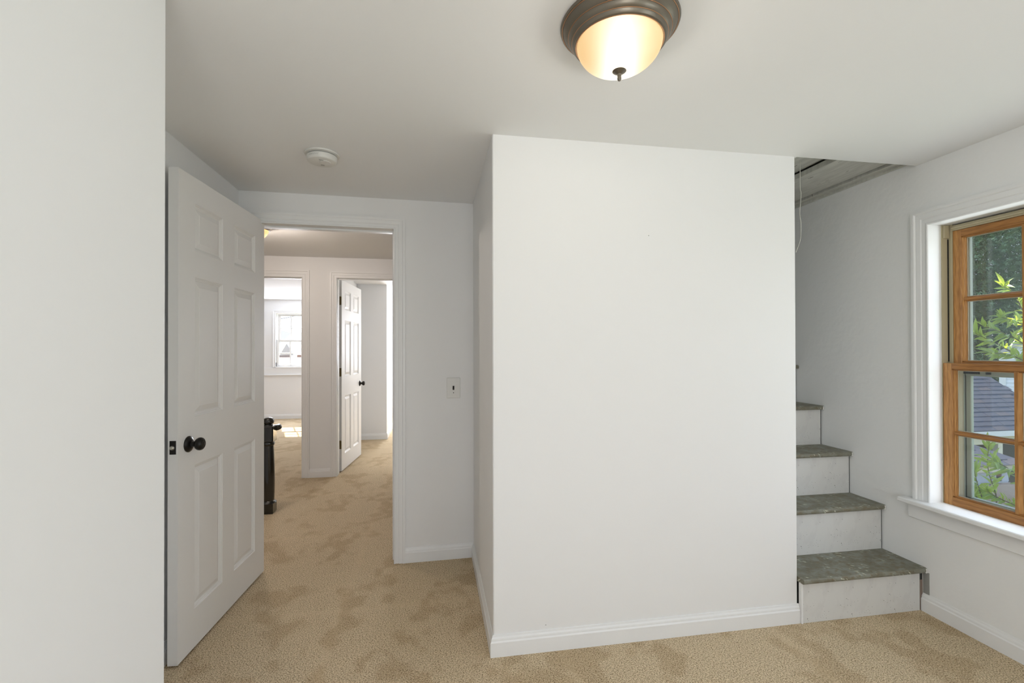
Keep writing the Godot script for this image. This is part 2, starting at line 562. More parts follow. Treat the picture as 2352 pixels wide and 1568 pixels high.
func shell() -> void:
	var st := mb()
	box(st, Vector3(-4.8, -0.25, -9.62), Vector3(2.56, 0.0, 2.2))
	struct("floor", st, M.carpet, "beige cut-pile carpet with darker nap marks running through every room", "floor")
	# ceilings
	st = mb()
	box(st, Vector3(-1.22, CEIL, -3.06), Vector3(1.72, CEIL + 0.05, FRONT))
	box(st, Vector3(-1.22, CEIL, FRONT), Vector3(EAST + 0.02, CEIL + 0.028, 2.12))
	struct("ceiling", st, M.ceiling, "flat white painted ceiling over the front room", "ceiling")
	st = mb()
	box(st, Vector3(-4.75, HIGH, -9.6), Vector3(1.69, HIGH + 0.05, -3.06))
	struct("ceiling_hall", st, M.ceiling, "white ceiling over the hall and bedrooms beyond the doorway", "ceiling")
	st = mb()
	box(st, Vector3(-4.9, 2.62, -9.75), Vector3(2.7, 2.75, 2.3))
	struct("roof", st, M.attic, "flat roof deck closing the house above its ceilings", "roof")
	# closet block in the middle
	st = mb()
	var e := 0.004
	sweep(st, [Vector2(0.2508, -2.98), Vector2(0.2508, FRONT - e), Vector2(0.2508 + e, FRONT), Vector2(1.7106 - e, FRONT), Vector2(1.7106, FRONT - e), Vector2(1.7106, -3.75), Vector2(1.62, -3.75), Vector2(1.62, FRONT - 0.1), Vector2(0.34, FRONT - 0.1), Vector2(0.34, -2.98)], Vector3(0, 0, 0), Vector3(0, CEIL, 0), Vector3(1, 0, 0), Vector3(0, 0, 1))
	box(st, Vector3(1.62, CEIL, -3.75), Vector3(1.7106, 2.62, FRONT - 0.01))
	struct("wall_front", st, M.wall, "plain white closet wall projecting between the door nook and stairs", "wall")
	for h in [Vector2(0.962, 1.812), Vector2(0.480, 0.108)]:
		st = mb()
		lathe(st, [Vector2(0.0022, 0.0), Vector2(0.0018, 0.0006), Vector2(0.0, 0.0007)], 10, Transform3D(Basis(Vector3.RIGHT, PI / 2), Vector3(h.x, h.y, FRONT)))
		obj("nail_head", st, M.grey, get_node("wall_front"))
	# near left wall block and the nook behind it
	st = mb()
	box(st, Vector3(-1.22, 0, -1.30), Vector3(-0.660, 2.62, 2.15), 0.003)
	struct("wall_left", st, M.wall, "large plain white wall nearest the camera on the left", "wall")
	st = mb()
	box(st, Vector3(-1.22, 0, -3.06), Vector3(-1.102, 2.62, -1.29))
	struct("wall_nook", st, M.wall, "white wall behind the open panel door", "wall")
	# hall wall with the doorway
	st = mb()
	wall_blocks(st, -1.46, 0.02, CEIL + 0.03, 0.11, [[-1.324, -0.469, 0.0, 2.052]], at(Vector3(0.2508, 0, HALLZ), HALLTURN))
	struct("wall_hall", st, M.wall, "white wall with the hall doorway and the light switch", "wall")
	# window wall; the second opening is behind the camera
	st = mb()
	wall_blocks(st, -1.80, 4.2, 2.62, 0.17, [[-0.02 , 0.862, 0.52, 1.925], [2.3, 3.18, 0.52, 1.925]], at(Vector3(EAST, 0, -1.922), EASTTURN))
	struct("wall_right", st, M.stairwall, "white plaster wall with the wooden sash window", "wall")
	st = mb()
	wall_blocks(st, -2.6, 0.9, 2.62, 0.15, [[-2.0, -1.12, 0.52, 1.925], [-0.55, 0.33, 0.52, 1.925]], at(Vector3(0.0, 0, 2.1), PI))
	struct("wall_back", st, M.wall, "white wall with two windows behind the camera", "wall")
	st = mb()
	box(st, Vector3(1.62, 0, -3.75), Vector3(EAST + 0.02, 2.62, -3.65))
	struct("wall_stair", st, M.stairwall, "white plaster wall closing the top of the attic stairs", "wall")
	# hall and bedrooms
	st = mb()
	wall_blocks(st, -4.75, 1.69, HIGH + 0.03, 0.12, [[-2.11, -1.297, 0.0, 2.053], [-0.989, -0.142, 0.0, 2.053]], at(Vector3(0, 0, FARZ)))
	struct("wall_far", st, M.wall, "white far hall wall holding the two bedroom doorways", "wall")
	st = mb()
	box(st, Vector3(1.62, 0, FARZ), Vector3(1.70, 2.62, -3.70))
	struct("wall_hall_end", st, M.wall, "white wall at the right-hand end of the hall", "wall")
	st = mb()
	box(st, Vector3(-4.75, 0, -9.6), Vector3(-4.6, 2.62, -1.3))
	box(st, Vector3(-4.75, 0, -3.06), Vector3(-1.18, 2.62, -2.95))
	struct("wall_west", st, M.wall, "white outer wall of the hall and the left bedroom", "wall")
	st = mb()
	box(st, Vector3(-1.19, 0, BACKZ), Vector3(-1.08, HIGH + 0.01, FARZ - 0.12))
	struct("wall_partition", st, M.wall, "white partition wall between the two bedrooms", "wall")
	st = mb()
	box(st, Vector3(-1.08, 0, -7.985), Vector3(-0.664, HIGH + 0.01, -7.03), 0.003)
	struct("wall_bedroom", st, M.wall, "white closet wall seen through the right bedroom doorway", "wall")
	st = mb()
	box(st, Vector3(1.62, 0, -9.6), Vector3(1.74, 2.62, FARZ - 0.1))
	struct("wall_east_bedroom", st, M.wall, "white outer wall of the right bedroom", "wall")
	st = mb()
	wall_blocks(st, -4.75, 1.69, 2.62, 0.16, [[-2.937, -2.00, 0.96, 2.01], [-0.82, 0.12, 0.96, 2.01]], at(Vector3(0, 0, BACKZ)))
	struct("wall_bedroom_back", st, M.wall, "white far bedroom wall with the bright windows", "wall")

# ------------------------------------------------------------------ windows
const CASING := [Vector2(0, 0), Vector2(0, 0.008), Vector2(0.002, 0.0115), Vector2(0.006, 0.0125), Vector2(0.010, 0.011), Vector2(0.012, 0.0075), Vector2(0.028, 0.0085), Vector2(0.032, 0.0075), Vector2(0.036, 0.011), Vector2(0.054, 0.0130), Vector2(0.058, 0.0125), Vector2(0.062, 0.0165), Vector2(0.066, 0.018), Vector2(0.078, 0.018), Vector2(0.078, 0)]

func scaled(prof: Array, kx: float, ky := 1.0) -> Array:
	return prof.map(func(p): return Vector2(p.x * kx, p.y * ky))

# casing round an opening from (0, y0) to (w, y1) on the plane z = 0 of root
func casing(root: Node3D, w: float, y0: float, y1: float, width: float, m: Material, low := 0.0, deep := 1.0, both := true) -> void:
	var p := scaled(CASING, width / 0.078, deep)
	var st := mb()
	sweep(st, p, Vector3(0, y0, 0), Vector3(0, y1, 0), Vector3(-1, 0, 0), Vector3(0, 0, 1), Vector2.ZERO, Vector2(1, 0))
	obj("casing", st, m, root)
	st = mb()
	sweep(st, p, Vector3(w, y0 + low, 0), Vector3(w, y1, 0), Vector3(1, 0, 0), Vector3(0, 0, 1), Vector2.ZERO, Vector2(1, 0))
	obj("casing", st, m, root)
	st = mb()
	sweep(st, p, Vector3(0, y1, 0), Vector3(w, y1, 0), Vector3(0, 1, 0), Vector3(0, 0, 1), Vector2(-1, 0), Vector2(1, 0))
	obj("casing", st, m, root)

# one sash: stiles, rails, bars and panes as sub-parts of a node
func sash(root: Node3D, x0: float, x1: float, y0: float, y1: float, z: float, t: float, rows: int, cols: int, stile: float, top: float, bottom: float, bar: float, up: Material, flatm: Material, putty: Material) -> void:
	var s := node("sash", Vector3(0, 0, z), 0.0, root)
	var h := t / 2.0
	var lip := 0.010   # moulded inner edge
	# edge: profile across the member (w from the glass outwards, d through the thickness)
	for side in [0, 1]:
		var st := mb()
		var xg := x0 + stile if side == 0 else x1 - stile
		var wd := Vector3(-1, 0, 0) if side == 0 else Vector3(1, 0, 0)
		sweep(st, [Vector2(0, -h * 0.6), Vector2(0, h * 0.15), Vector2(lip * 0.35, h * 0.25), Vector2(lip * 0.5, h * 0.6), Vector2(lip, h * 0.7), Vector2(lip * 1.2, h - 0.0015), Vector2(lip * 1.2 + 0.0015, h), Vector2(stile - 0.002, h), Vector2(stile, h - 0.002), Vector2(stile, -h), Vector2(lip, -h)], Vector3(xg, y0 + bottom - 0.001, 0), Vector3(xg, y1 - top + 0.001, 0), wd, Vector3(0, 0, 1))
		obj("stile", st, up, s)
		st = mb()
		# the stile ends beside the rails
		var xa := x0 if side == 0 else x1 - stile + lip * 1.2
		var xb := x0 + stile - lip * 1.2 if side == 0 else x1
		box(st, Vector3(xa, y0, -h), Vector3(xb, y0 + bottom, h - 0.0004), 0.0015)
		box(st, Vector3(xa, y1 - top, -h), Vector3(xb, y1, h - 0.0004), 0.0015)
		obj("stile", st, up, s)
	var st2 := mb()
	var ia := x0 + stile - lip * 1.2
	var ib := x1 - stile + lip * 1.2
	box(st2, Vector3(ia + 0.0004, y0, -h), Vector3(ib - 0.0004, y0 + bottom - lip * 0.6, h), 0.0015)
	box(st2, Vector3(ia, y0 + bottom - lip, -h * 0.6), Vector3(ib, y0 + bottom, h * 0.5), 0.002)
	obj("rail", st2, flatm, s)
	st2 = mb()
	box(st2, Vector3(ia + 0.0004, y1 - top + lip * 0.6, -h), Vector3(ib - 0.0004, y1, h), 0.0015)
	box(st2, Vector3(ia, y1 - top, -h * 0.6), Vector3(ib, y1 - top + lip, h * 0.5), 0.002)
	obj("rail", st2, flatm, s)
	var gx0 := x0 + stile
	var gx1 := x1 - stile
	var gy0 := y0 + bottom
	var gy1 := y1 - top
	var pw := (gx1 - gx0 - bar * (cols - 1)) / cols
	var ph := (gy1 - gy0 - bar * 0.8 * (rows - 1)) / rows
	var mp := [Vector2(-0.5, -0.6), Vector2(-0.5, 0.1), Vector2(-0.34, 0.25), Vector2(-0.22, 0.62), Vector2(-0.22, 0.8), Vector2(0.22, 0.8), Vector2(0.22, 0.62), Vector2(0.34, 0.25), Vector2(0.5, 0.1), Vector2(0.5, -0.6)]
	for c in range(1, cols):
		var st := mb()
		var x := gx0 + c * (pw + bar) - bar / 2.0
		sweep(st, scaled(mp, bar, h), Vector3(x, gy0 - 0.004, 0), Vector3(x, gy1 + 0.004, 0), Vector3(1, 0, 0), Vector3(0, 0, 1))
		obj("muntin", st, up, s)
	for r in range(1, rows):
		var st := mb()
		var y := gy0 + r * (ph + bar * 0.8) - bar * 0.4
		sweep(st, scaled(mp, bar * 0.8, h * 0.97), Vector3(gx0 - 0.004, y, 0), Vector3(gx1 + 0.004, y, 0), Vector3(0, 1, 0), Vector3(0, 0, 1))
		obj("muntin", st, flatm, s)
	for r in rows:
		for c in cols:
			var xa := gx0 + c * (pw + bar)
			var ya := gy0 + r * (ph + bar * 0.8)
			var st := mb()
			box(st, Vector3(xa - 0.004, ya - 0.004, -h * 0.45 - 0.0015), Vector3(xa + pw + 0.004, ya + ph + 0.004, -h * 0.45 + 0.0015))
			obj("pane", st, M.glass, s)
			if putty:
				# glazing compound: a thin bead round the pane with rounded corners
				st = mb()
				var b := 0.0035
				var zp := -h * 0.45 + 0.002
				for q in [[xa, ya, xa + b, ya + ph], [xa + pw - b, ya, xa + pw, ya + ph], [xa, ya, xa + pw, ya + b], [xa, ya + ph - b, xa + pw, ya + ph]]:
					box(st, Vector3(q[0], q[1], zp), Vector3(q[2], q[3], zp + 0.003), 0.001)
				for q in [[xa, ya, 1, 1], [xa + pw, ya, -1, 1], [xa, ya + ph, 1, -1], [xa + pw, ya + ph, -1, -1]]:
					var P := Vector3(q[0], q[1], zp + 0.0028)
					face(st, [P, P + Vector3(q[2] * 0.012, 0, 0), P + Vector3(q[2] * 0.0045, q[3] * 0.0045, 0), P + Vector3(0, q[3] * 0.012, 0)], Vector3(0, 0, 1))
				obj("glazing_bead", st, putty, s)

func window_room() -> void:
	for k in 2:
		var at0 := Vector3(EAST, 0, -1.922 + (0.0 if k == 0 else 2.32))
		var w := 0.842
		var o := node("window_%d" % (k + 1), at0, EASTTURN)
		tag(o, ["unpainted orange pine double-hung window in white casing beside the attic stairs", "second pine double-hung window behind the camera on the same wall"][k], "window", "", "structure")
		sash_window(o, w, true)
	# two more windows in the back wall light the room from behind the camera
	for k in 2:
		var o := node("window_%d" % (k + 3), Vector3([1.98, 0.53][k], 0, 2.1), PI)
		tag(o, ["pine double-hung window behind the camera near the window wall", "pine double-hung window behind the camera near the left wall"][k], "window", "", "structure")
		sash_window(o, 0.842, false)

func sash_window(o: Node3D, w: float, storm: bool) -> void:
	var y0 := 0.545
	var y1 := 1.905
	casing(o, w, y0, y1, 0.078, M.trim)
	# white jamb lining
	var st := mb()
	box(st, Vector3(-0.02, y0 - 0.02, -0.165), Vector3(0, y1 + 0.02, 0.001), 0.001)
	obj("jamb", st, M.trim, o)
	st = mb()
	box(st, Vector3(w, y0 - 0.02, -0.165), Vector3(w + 0.02, y1 + 0.02, 0.001), 0.001)
	obj("jamb", st, M.trim, o)
	st = mb()
	box(st, Vector3(0, y1, -0.165), Vector3(w, y1 + 0.02, 0.001), 0.001)
	obj("jamb", st, M.trim, o)
	# stool and apron
	st = mb()
	box(st, Vector3(-0.122, y0 - 0.022, 0.0), Vector3(w + 0.122, y0, 0.062), 0.004)
	box(st, Vector3(0.0, y0 - 0.022, -0.075), Vector3(w, y0 + 0.0003, 0.05))
	obj("stool", st, M.trim, o)
	st = mb()
	box(st, Vector3(-0.102, y0 - 0.098, 0.0), Vector3(w + 0.102, y0 - 0.022, 0.018), 0.003)
	obj("apron", st, M.trim, o)
	# tan sash tracks: stop, groove and outer strip on each side, and a head piece
	for s in [0, 1]:
		var f := func(a: float): return a if s == 0 else w - a
		st = mb()
		box(st, Vector3(f.call(0.0), y0, -0.066), Vector3(f.call(0.004), y1, -0.1), 0.0)
		box(st, Vector3(f.call(0.0), y0, -0.1035), Vector3(f.call(0.0225), y1, -0.165), 0.001)
		box(st, Vector3(f.call(0.004), 1.84, -0.072), Vector3(f.call(0.012), y1 - 0.002, -0.1), 0.001)
		obj("track", st, M.tan, o)
		st = mb()
		box(st, Vector3(f.call(0.004), y0 + 0.69, -0.098), Vector3(f.call(0.0065), y1 - 0.07, -0.1036), 0.0)
		obj("track_groove", st, M.dark, o)
	st = mb()
	box(st, Vector3(0.0225, 1.873, -0.100), Vector3(w - 0.0225, y1 - 0.006, -0.165), 0.002)
	box(st, Vector3(0.0225, 1.880, -0.094), Vector3(w - 0.0225, 1.889, -0.1), 0.001)
	obj("head_track", st, M.tan, o)
	sash(o, 0.006, w - 0.006, 0.541, 1.228, -0.081, 0.034, 2, 3, 0.051, 0.034, 0.050, 0.027, M.pine_up, M.pine_flat, M.putty)
	sash(o, 0.023, w - 0.023, 1.206, 1.872, -0.122, 0.034, 2, 3, 0.048, 0.040, 0.034, 0.027, M.pine_up, M.pine_flat, M.putty)
	# sill outside
	st = mb()
	box(st, Vector3(-0.02, 0.50, -0.26), Vector3(w + 0.02, 0.541, -0.066), 0.003)
	obj("sill", st, M.storm, o)
	# grey-green storm window outside the sashes
	var sf := node("storm_frame", Vector3.ZERO, 0.0, o)
	for s in [0, 1]:
		var f := func(a: float): return a if s == 0 else w - a
		st = mb()
		box(st, Vector3(f.call(-0.01), 0.541, -0.166), Vector3(f.call(0.022), 1.92, -0.20), 0.002)
		box(st, Vector3(f.call(0.022), 0.541, -0.176), Vector3(f.call(0.026), 1.90, -0.194), 0.0)
		box(st, Vector3(f.call(0.026), 0.545, -0.172), Vector3(f.call(0.048), 1.90, -0.19), 0.002)
		obj("stile", st, M.storm, sf)
		st = mb()
		box(st, Vector3(f.call(0.0222), 0.55, -0.1745), Vector3(f.call(0.0258), 1.89, -0.1765), 0.0)
		obj("channel", st, M.dark, sf)
	st = mb()
	box(st, Vector3(0.026, 1.845, -0.172), Vector3(w - 0.026, 1.92, -0.19), 0.002)
	obj("rail", st, M.storm, sf)
	st = mb()
	box(st, Vector3(0.026, 1.166, -0.170), Vector3(w - 0.026, 1.225, -0.19), 0.002)
	obj("rail", st, M.storm, sf)
	st = mb()
	box(st, Vector3(0.026, 0.545, -0.172), Vector3(w - 0.026, 0.578, -0.19), 0.002)
	obj("rail", st, M.storm, sf)
	for x in [[0.012, 0.088], [0.115, 0.135]]:
		st = mb()
		box(st, Vector3(x[0], 1.176, -0.164), Vector3(x[1], 1.188, -0.1702), 0.001)
		obj("latch", st, M.dark, sf)
	st = mb()
	box(st, Vector3(0.045, 0.575, -0.182), Vector3(w - 0.045, 1.17, -0.1805))
	obj("pane", st, M.glass, sf)
	st = mb()
	box(st, Vector3(0.045, 1.22, -0.184), Vector3(w - 0.045, 1.85, -0.1825))
	obj("pane", st, M.glass, sf)

func far_windows() -> void:
	for k in 2:
		var o := node("window_%d" % (k + 5), Vector3([-2.915, -0.80][k], 0, BACKZ), 0.0)
		tag(o, ["bright white-painted double-hung window seen through the left bedroom doorway", "sliver of white bedroom window beyond the right bedroom doorway"][k], "window", "", "structure")
		var w := 0.90
		casing(o, w, 0.975, 1.99, 0.05, M.trim)
		var st := mb()
		for x in [[-0.02, 0.0], [w, w + 0.02]]:
			box(st, Vector3(x[0], 0.965, -0.16), Vector3(x[1], 2.005, 0.001))
		box(st, Vector3(0, 1.985, -0.16), Vector3(w, 2.005, 0.001))
		box(st, Vector3(0, 0.958, -0.2), Vector3(w, 0.975, 0.02))
		obj("jamb", st, M.trim, o)
		# board under the window and the ledge below it
		st = mb()
		box(st, Vector3(-0.6 if k == 0 else -0.05, 0.836, 0.0), Vector3(w + 0.3, 0.962, 0.014), 0.002)
		obj("apron", st, M.trim, o)
		st = mb()
		box(st, Vector3(-0.6 if k == 0 else -0.06, 0.818, 0.0), Vector3(w + 0.3, 0.838, 0.035), 0.003)
		obj("ledge", st, M.trim, o)
		sash(o, 0.004, w - 0.004, 0.975, 1.485, -0.045, 0.03, 2, 4, 0.045, 0.03, 0.04, 0.022, M.trim, M.trim, null)
		sash(o, 0.02, w - 0.02, 1.462, 1.975, -0.085, 0.03, 2, 4, 0.045, 0.035, 0.03, 0.022, M.trim, M.trim, null)
		st = mb()
		box(st, Vector3(-0.001, 0.99, -0.0285), Vector3(0.003, 1.06, -0.004), 0.0)
		obj("cord_slot", st, M.dark, o)

# ------------------------------------------------------------------ doors
# origin at the foot of the hinge edge; x runs to the free edge, z through the thickness
func make_door(called: String, at0: Vector3, dir: Vector3, W: float, H: float, gap: float) -> Node3D:
	var o := node(called, at0 + Vector3(0, gap, 0), atan2(-dir.z, dir.x))
	var t := 0.0195
	var k := W / 0.829
	var cols := [[0.120 * k, 0.357 * k], [0.472 * k, 0.709 * k]]
	var rows := [[0.166, 0.790], [1.0, 1.607], [1.722, 1.929]]
	var xs := [0.0, cols[0][0], cols[0][1], cols[1][0], cols[1][1], W]
	var ys := [0.0, rows[0][0], rows[0][1], rows[1][0], rows[1][1], rows[2][0], rows[2][1], H]
	var st := mb()
	for z in [-t, t]:
		for i in 5:
			for j in 7:
				if i % 2 == 1 and j % 2 == 1: continue
				face(st, [Vector3(xs[i], ys[j], z), Vector3(xs[i + 1], ys[j], z), Vector3(xs[i + 1], ys[j + 1], z), Vector3(xs[i], ys[j + 1], z)], Vector3(0, 0, z))
	for x in [0.0, W]:
		face(st, [Vector3(x, 0, -t), Vector3(x, H, -t), Vector3(x, H, t), Vector3(x, 0, t)], Vector3(x - 0.1, 0, 0))
	for y in [0.0, H]:
		face(st, [Vector3(0, y, -t), Vector3(W, y, -t), Vector3(W, y, t), Vector3(0, y, t)], Vector3(0, y - 0.1, 0))
	obj("frame", st, M.door, o)
	var steps := [[0.0, 0.0], [0.002, 0.0035], [0.006, 0.0042], [0.008, 0.0075], [0.012, 0.0085], [0.015, 0.0115], [0.019, 0.0115], [0.040, 0.0045], [0.0415, 0.003]]
	for r in rows:
		for c in cols:
			st = mb()
			for sgn in [-1.0, 1.0]:
				for i in steps.size() - 1:
					var a := ring(c, r, steps[i], sgn * t)
					var b := ring(c, r, steps[i + 1], sgn * t)
					for e in 4:
						face(st, [a[e], a[(e + 1) % 4], b[(e + 1) % 4], b[e]], Vector3(0, 0, sgn))
				face(st, ring(c, r, steps[-1], sgn * t), Vector3(0, 0, sgn))
			obj("panel", st, M.door, o)
	return o

func ring(c: Array, r: Array, s: Array, z: float) -> Array:
	var d: float = s[0]
	var zz: float = z - signf(z) * s[1]
	return [Vector3(c[0] + d, r[0] + d, zz), Vector3(c[1] - d, r[0] + d, zz), Vector3(c[1] - d, r[1] - d, zz), Vector3(c[0] + d, r[1] - d, zz)]

func knob(o: Node3D, x: float, y: float, z: float, sgn: float, short := false) -> void:
	var xf := Transform3D(Basis(Vector3.RIGHT, sgn * PI / 2), Vector3(x, y, z))
	var k := node("knob", Vector3.ZERO, 0.0, o)
	var st := mb()
	lathe(st, [Vector2(0.0, 0.0), Vector2(0.034, 0.0), Vector2(0.0345, 0.004), Vector2(0.032, 0.007), Vector2(0.029, 0.009), Vector2(0.022, 0.013), Vector2(0.016, 0.0145), Vector2(0.0, 0.0145)], 36, xf)
	obj("rose", st, M.black_metal, k)
	if short: return
	st = mb()
	lathe(st, [Vector2(0.014, 0.012), Vector2(0.0115, 0.020), Vector2(0.0115, 0.028), Vector2(0.015, 0.032)], 28, xf)
	obj("neck", st, M.black_metal, k)
	st = mb()
	lathe(st, [Vector2(0.0, 0.030), Vector2(0.016, 0.0305), Vector2(0.022, 0.034), Vector2(0.0265, 0.041), Vector2(0.0275, 0.048), Vector2(0.0255, 0.055), Vector2(0.0225, 0.058), Vector2(0.021, 0.0575), Vector2(0.019, 0.0605), Vector2(0.012, 0.0625), Vector2(0.009, 0.0615), Vector2(0.007, 0.0635), Vector2(0.0, 0.064)], 36, xf)
	obj("grip", st, M.black_metal, k)

func hinge(o: Node, y: float, x: float, zc: float, sgn: float) -> void:
	# brass leaves on the hinge edge with a knuckle at the corner
	var st := mb()
	box(st, Vector3(x - 0.0015, y - 0.045, zc - 0.032 * sgn), Vector3(x + 0.001, y + 0.045, zc), 0.0008)
	lathe(st, [Vector2(0, -0.047), Vector2(0.005, -0.047), Vector2(0.0055, -0.044), Vector2(0.0055, 0.044), Vector2(0.005, 0.047), Vector2(0, 0.047)], 14, at(Vector3(x - 0.003, y, zc + 0.003 * sgn)))
	obj("hinge", st, M.brass, o)

func doors() -> void:
	# the near door stands open into the room
	var hingep := Vector3(-0.976, 0, -2.951)
	var dir := Vector3(-0.055, 0, 0.827).normalized()
	var nrm := Vector3(dir.z, 0, -dir.x)             # towards the room
	var o := make_door("door_1", hingep - nrm * 0.0195, dir, 0.829, 2.042, 0.01)
	tag(o, "white six-panel door with a black knob standing open in the nook", "door", "", "structure")
	knob(o, 0.756, 0.89, -0.0195, -1.0)
	knob(o, 0.756, 0.89, 0.0195, 1.0, true)
	var st := mb()
	box(st, Vector3(0.8285, 0.862, -0.0125), Vector3(0.8305, 0.918, 0.0125), 0.0008)
	obj("latch_plate", st, M.black_metal, o)
	st = mb()
	lathe(st, [Vector2(0.0, 0.009), Vector2(0.005, 0.008), Vector2(0.0085, 0.004), Vector2(0.0095, 0.0)], 20, Transform3D(Basis(Vector3.FORWARD, PI / 2), Vector3(0.830, 0.889, 0.002)))
	obj("latch", st, M.steel, o)
	for y in [0.27, 1.04, 1.80]: hinge(o, y, 0.0, 0.0195, 1.0)
	# far bedroom door
	dir = Vector3(0.082, 0, -0.802).normalized()
	nrm = Vector3(-dir.z, 0, dir.x)
	o = make_door("door_2", Vector3(-0.956, 0, -5.211) - nrm * 0.0195, dir, 0.806, 2.03, 0.01)
	tag(o, "white six-panel door with brass hinges ajar in the right bedroom doorway", "door", "", "structure")
	knob(o, 0.735, 0.88, 0.0195, 1.0)
	knob(o, 0.735, 0.88, -0.0195, -1.0)
	for y in [0.28, 1.05, 1.81]:
		st = mb()
		box(st, Vector3(-0.0025, y - 0.045, -0.0195), Vector3(0.0005, y + 0.045, 0.0165), 0.001)
		lathe(st, [Vector2(0, -0.047), Vector2(0.006, -0.047), Vector2(0.006, 0.047), Vector2(0, 0.047)], 14, at(Vector3(-0.004, y, -0.022)))
		obj("hinge", st, M.brass, o)

# ------------------------------------------------------------------ door trims and baseboards
const BASE := [Vector2(0, 0), Vector2(0, 0.0135), Vector2(0.060, 0.0135), Vector2(0.0625, 0.012), Vector2(0.066, 0.0095), Vector2(0.070, 0.0095), Vector2(0.075, 0.0085), Vector2(0.081, 0.005), Vector2(0.088, 0.0035), Vector2(0.0885, 0)]

func base_run(st: SurfaceTool, A: Vector3, B: Vector3, out: Vector3, ma := 0.0, mbb := 0.0) -> void:
	sweep(st, BASE, A, B, Vector3.UP, out, Vector2(0, ma), Vector2(0, mbb))

func door_trim(called: String, at0: Vector3, turn: float, w: float, h: float, depth: float, label: String, cw := 0.068, hang := 0) -> Node3D:
	var o := node(called, at0, turn)
	tag(o, label, "door trim", "", "structure")
	casing(o, w, 0.0, h, cw, M.trim, 0.0, 0.85)
	var back := Node3D.new()
	for x in [[-0.018, 0.0], [w, w + 0.018]]:
		var st := mb()
		box(st, Vector3(x[0], 0, -depth), Vector3(x[1], h + 0.018, 0.004), 0.001)
		obj("jamb", st, M.trim, o)
	var st := mb()
	box(st, Vector3(0, h, -depth), Vector3(w, h + 0.018, 0.004), 0.001)
	obj("jamb", st, M.trim, o)
	st = mb()
	var z := -depth * 0.62 if hang == 0 else -depth * 0.42
	box(st, Vector3(0, 0, z - 0.018), Vector3(0.010 if hang == 0 else 0.004, h, z + 0.018), 0.001)
	box(st, Vector3(w - 0.010, 0, z - 0.018), Vector3(w, h, z + 0.018), 0.001)
	box(st, Vector3(0.010, h - 0.010, z - 0.018), Vector3(w - 0.010, h, z + 0.018), 0.001)
	obj("stop", st, M.trim, o)
	back.free()
	return o

func trims() -> void:
	var hall := at(Vector3(0.2508, 0, HALLZ), HALLTURN)
	var o := door_trim("trim_1", hall * Vector3(-1.306, 0, 0), HALLTURN, 0.819, 2.034, 0.11, "white moulded casing round the hall doorway")
	var st := mb()
	box(st, Vector3(0.8175, 0.87, -0.052), Vector3(0.8205, 0.93, -0.026), 0.0005)
	obj("strike_plate", st, M.grey, o)
	o = door_trim("trim_2", Vector3(-2.092, 0, FARZ), 0.0, 0.777, 2.035, 0.12, "white casing round the left bedroom doorway in the far hall wall", 0.075, 1)
	for y in [0.29, 1.06, 1.82]:
		st = mb()
		box(st, Vector3(0.7752, y - 0.045, -0.1), Vector3(0.7775, y + 0.045, -0.068), 0.0005)
		obj("hinge", st, M.brass, o)
	o = door_trim("trim_3", Vector3(-0.972, 0, FARZ), 0.0, 0.812, 2.035, 0.12, "white casing round the right bedroom doorway beside the narrow pier", 0.066, 1)
	# baseboards
	st = mb()
	base_run(st, Vector3(0.2508, 0, FRONT), Vector3(1.7135, 0, FRONT), Vector3(0, 0, 1), -1.0, 0.0)
	base_run(st, Vector3(0.2508, 0, -2.951), Vector3(0.2508, 0, FRONT), Vector3(-1, 0, 0), 1.0, 1.0)
	tag(obj("baseboard_front", st, M.trim), "white moulded baseboard along the foot of the closet wall", "baseboard", "", "structure")
	st = mb()
	base_run(st, hall * Vector3(-0.420, 0, 0), hall * Vector3(0.0, 0, 0), hall.basis.z, 0.0, -1.0)
	tag(obj("baseboard_hall", st, M.trim), "short white baseboard under the light switch beside the hall doorway", "baseboard", "", "structure")
	st = mb()
	base_run(st, Vector3(EAST, 0, -1.9655), Vector3(EAST, 0, 2.1), Vector3(-1, 0, 0))
	tag(obj("baseboard_right", st, M.trim), "white baseboard under the window wall beside the bottom stair", "baseboard", "", "structure")
	st = mb()
	base_run(st, Vector3(-1.102, 0, -2.90), Vector3(-1.102, 0, -1.30), Vector3(1, 0, 0))
	tag(obj("baseboard_nook", st, M.trim), "white baseboard hidden in the gap behind the open door", "baseboard", "", "structure")
	st = mb()
	base_run(st, Vector3(-1.24, 0, FARZ), Vector3(-1.012, 0, FARZ), Vector3(0, 0, 1))
	base_run(st, Vector3(-4.6, 0, FARZ), Vector3(-2.17, 0, FARZ), Vector3(0, 0, 1))
	tag(obj("baseboard_pier", st, M.trim), "short white baseboard on the pier between the bedroom doorways", "baseboard", "", "structure")
	st = mb()
	base_run(st, Vector3(-4.6, 0, BACKZ), Vector3(-1.19, 0, BACKZ), Vector3(0, 0, 1))
	base_run(st, Vector3(-1.08, 0, BACKZ), Vector3(1.6, 0, BACKZ), Vector3(0, 0, 1))
	tag(obj("baseboard_bedroom", st, M.trim), "white baseboard under the far bedroom windows", "baseboard", "", "structure")
	st = mb()
	base_run(st, Vector3(-1.08, 0, -7.03), Vector3(-0.664, 0, -7.03), Vector3(0, 0, 1), 0.0, 1.0)
	base_run(st, Vector3(-0.664, 0, -7.985), Vector3(-0.664, 0, -7.03), Vector3(1, 0, 0), 0.0, 1.0)
	tag(obj("baseboard_closet", st, M.trim), "white baseboard round the bedroom closet corner past the hinged door", "baseboard", "", "structure")

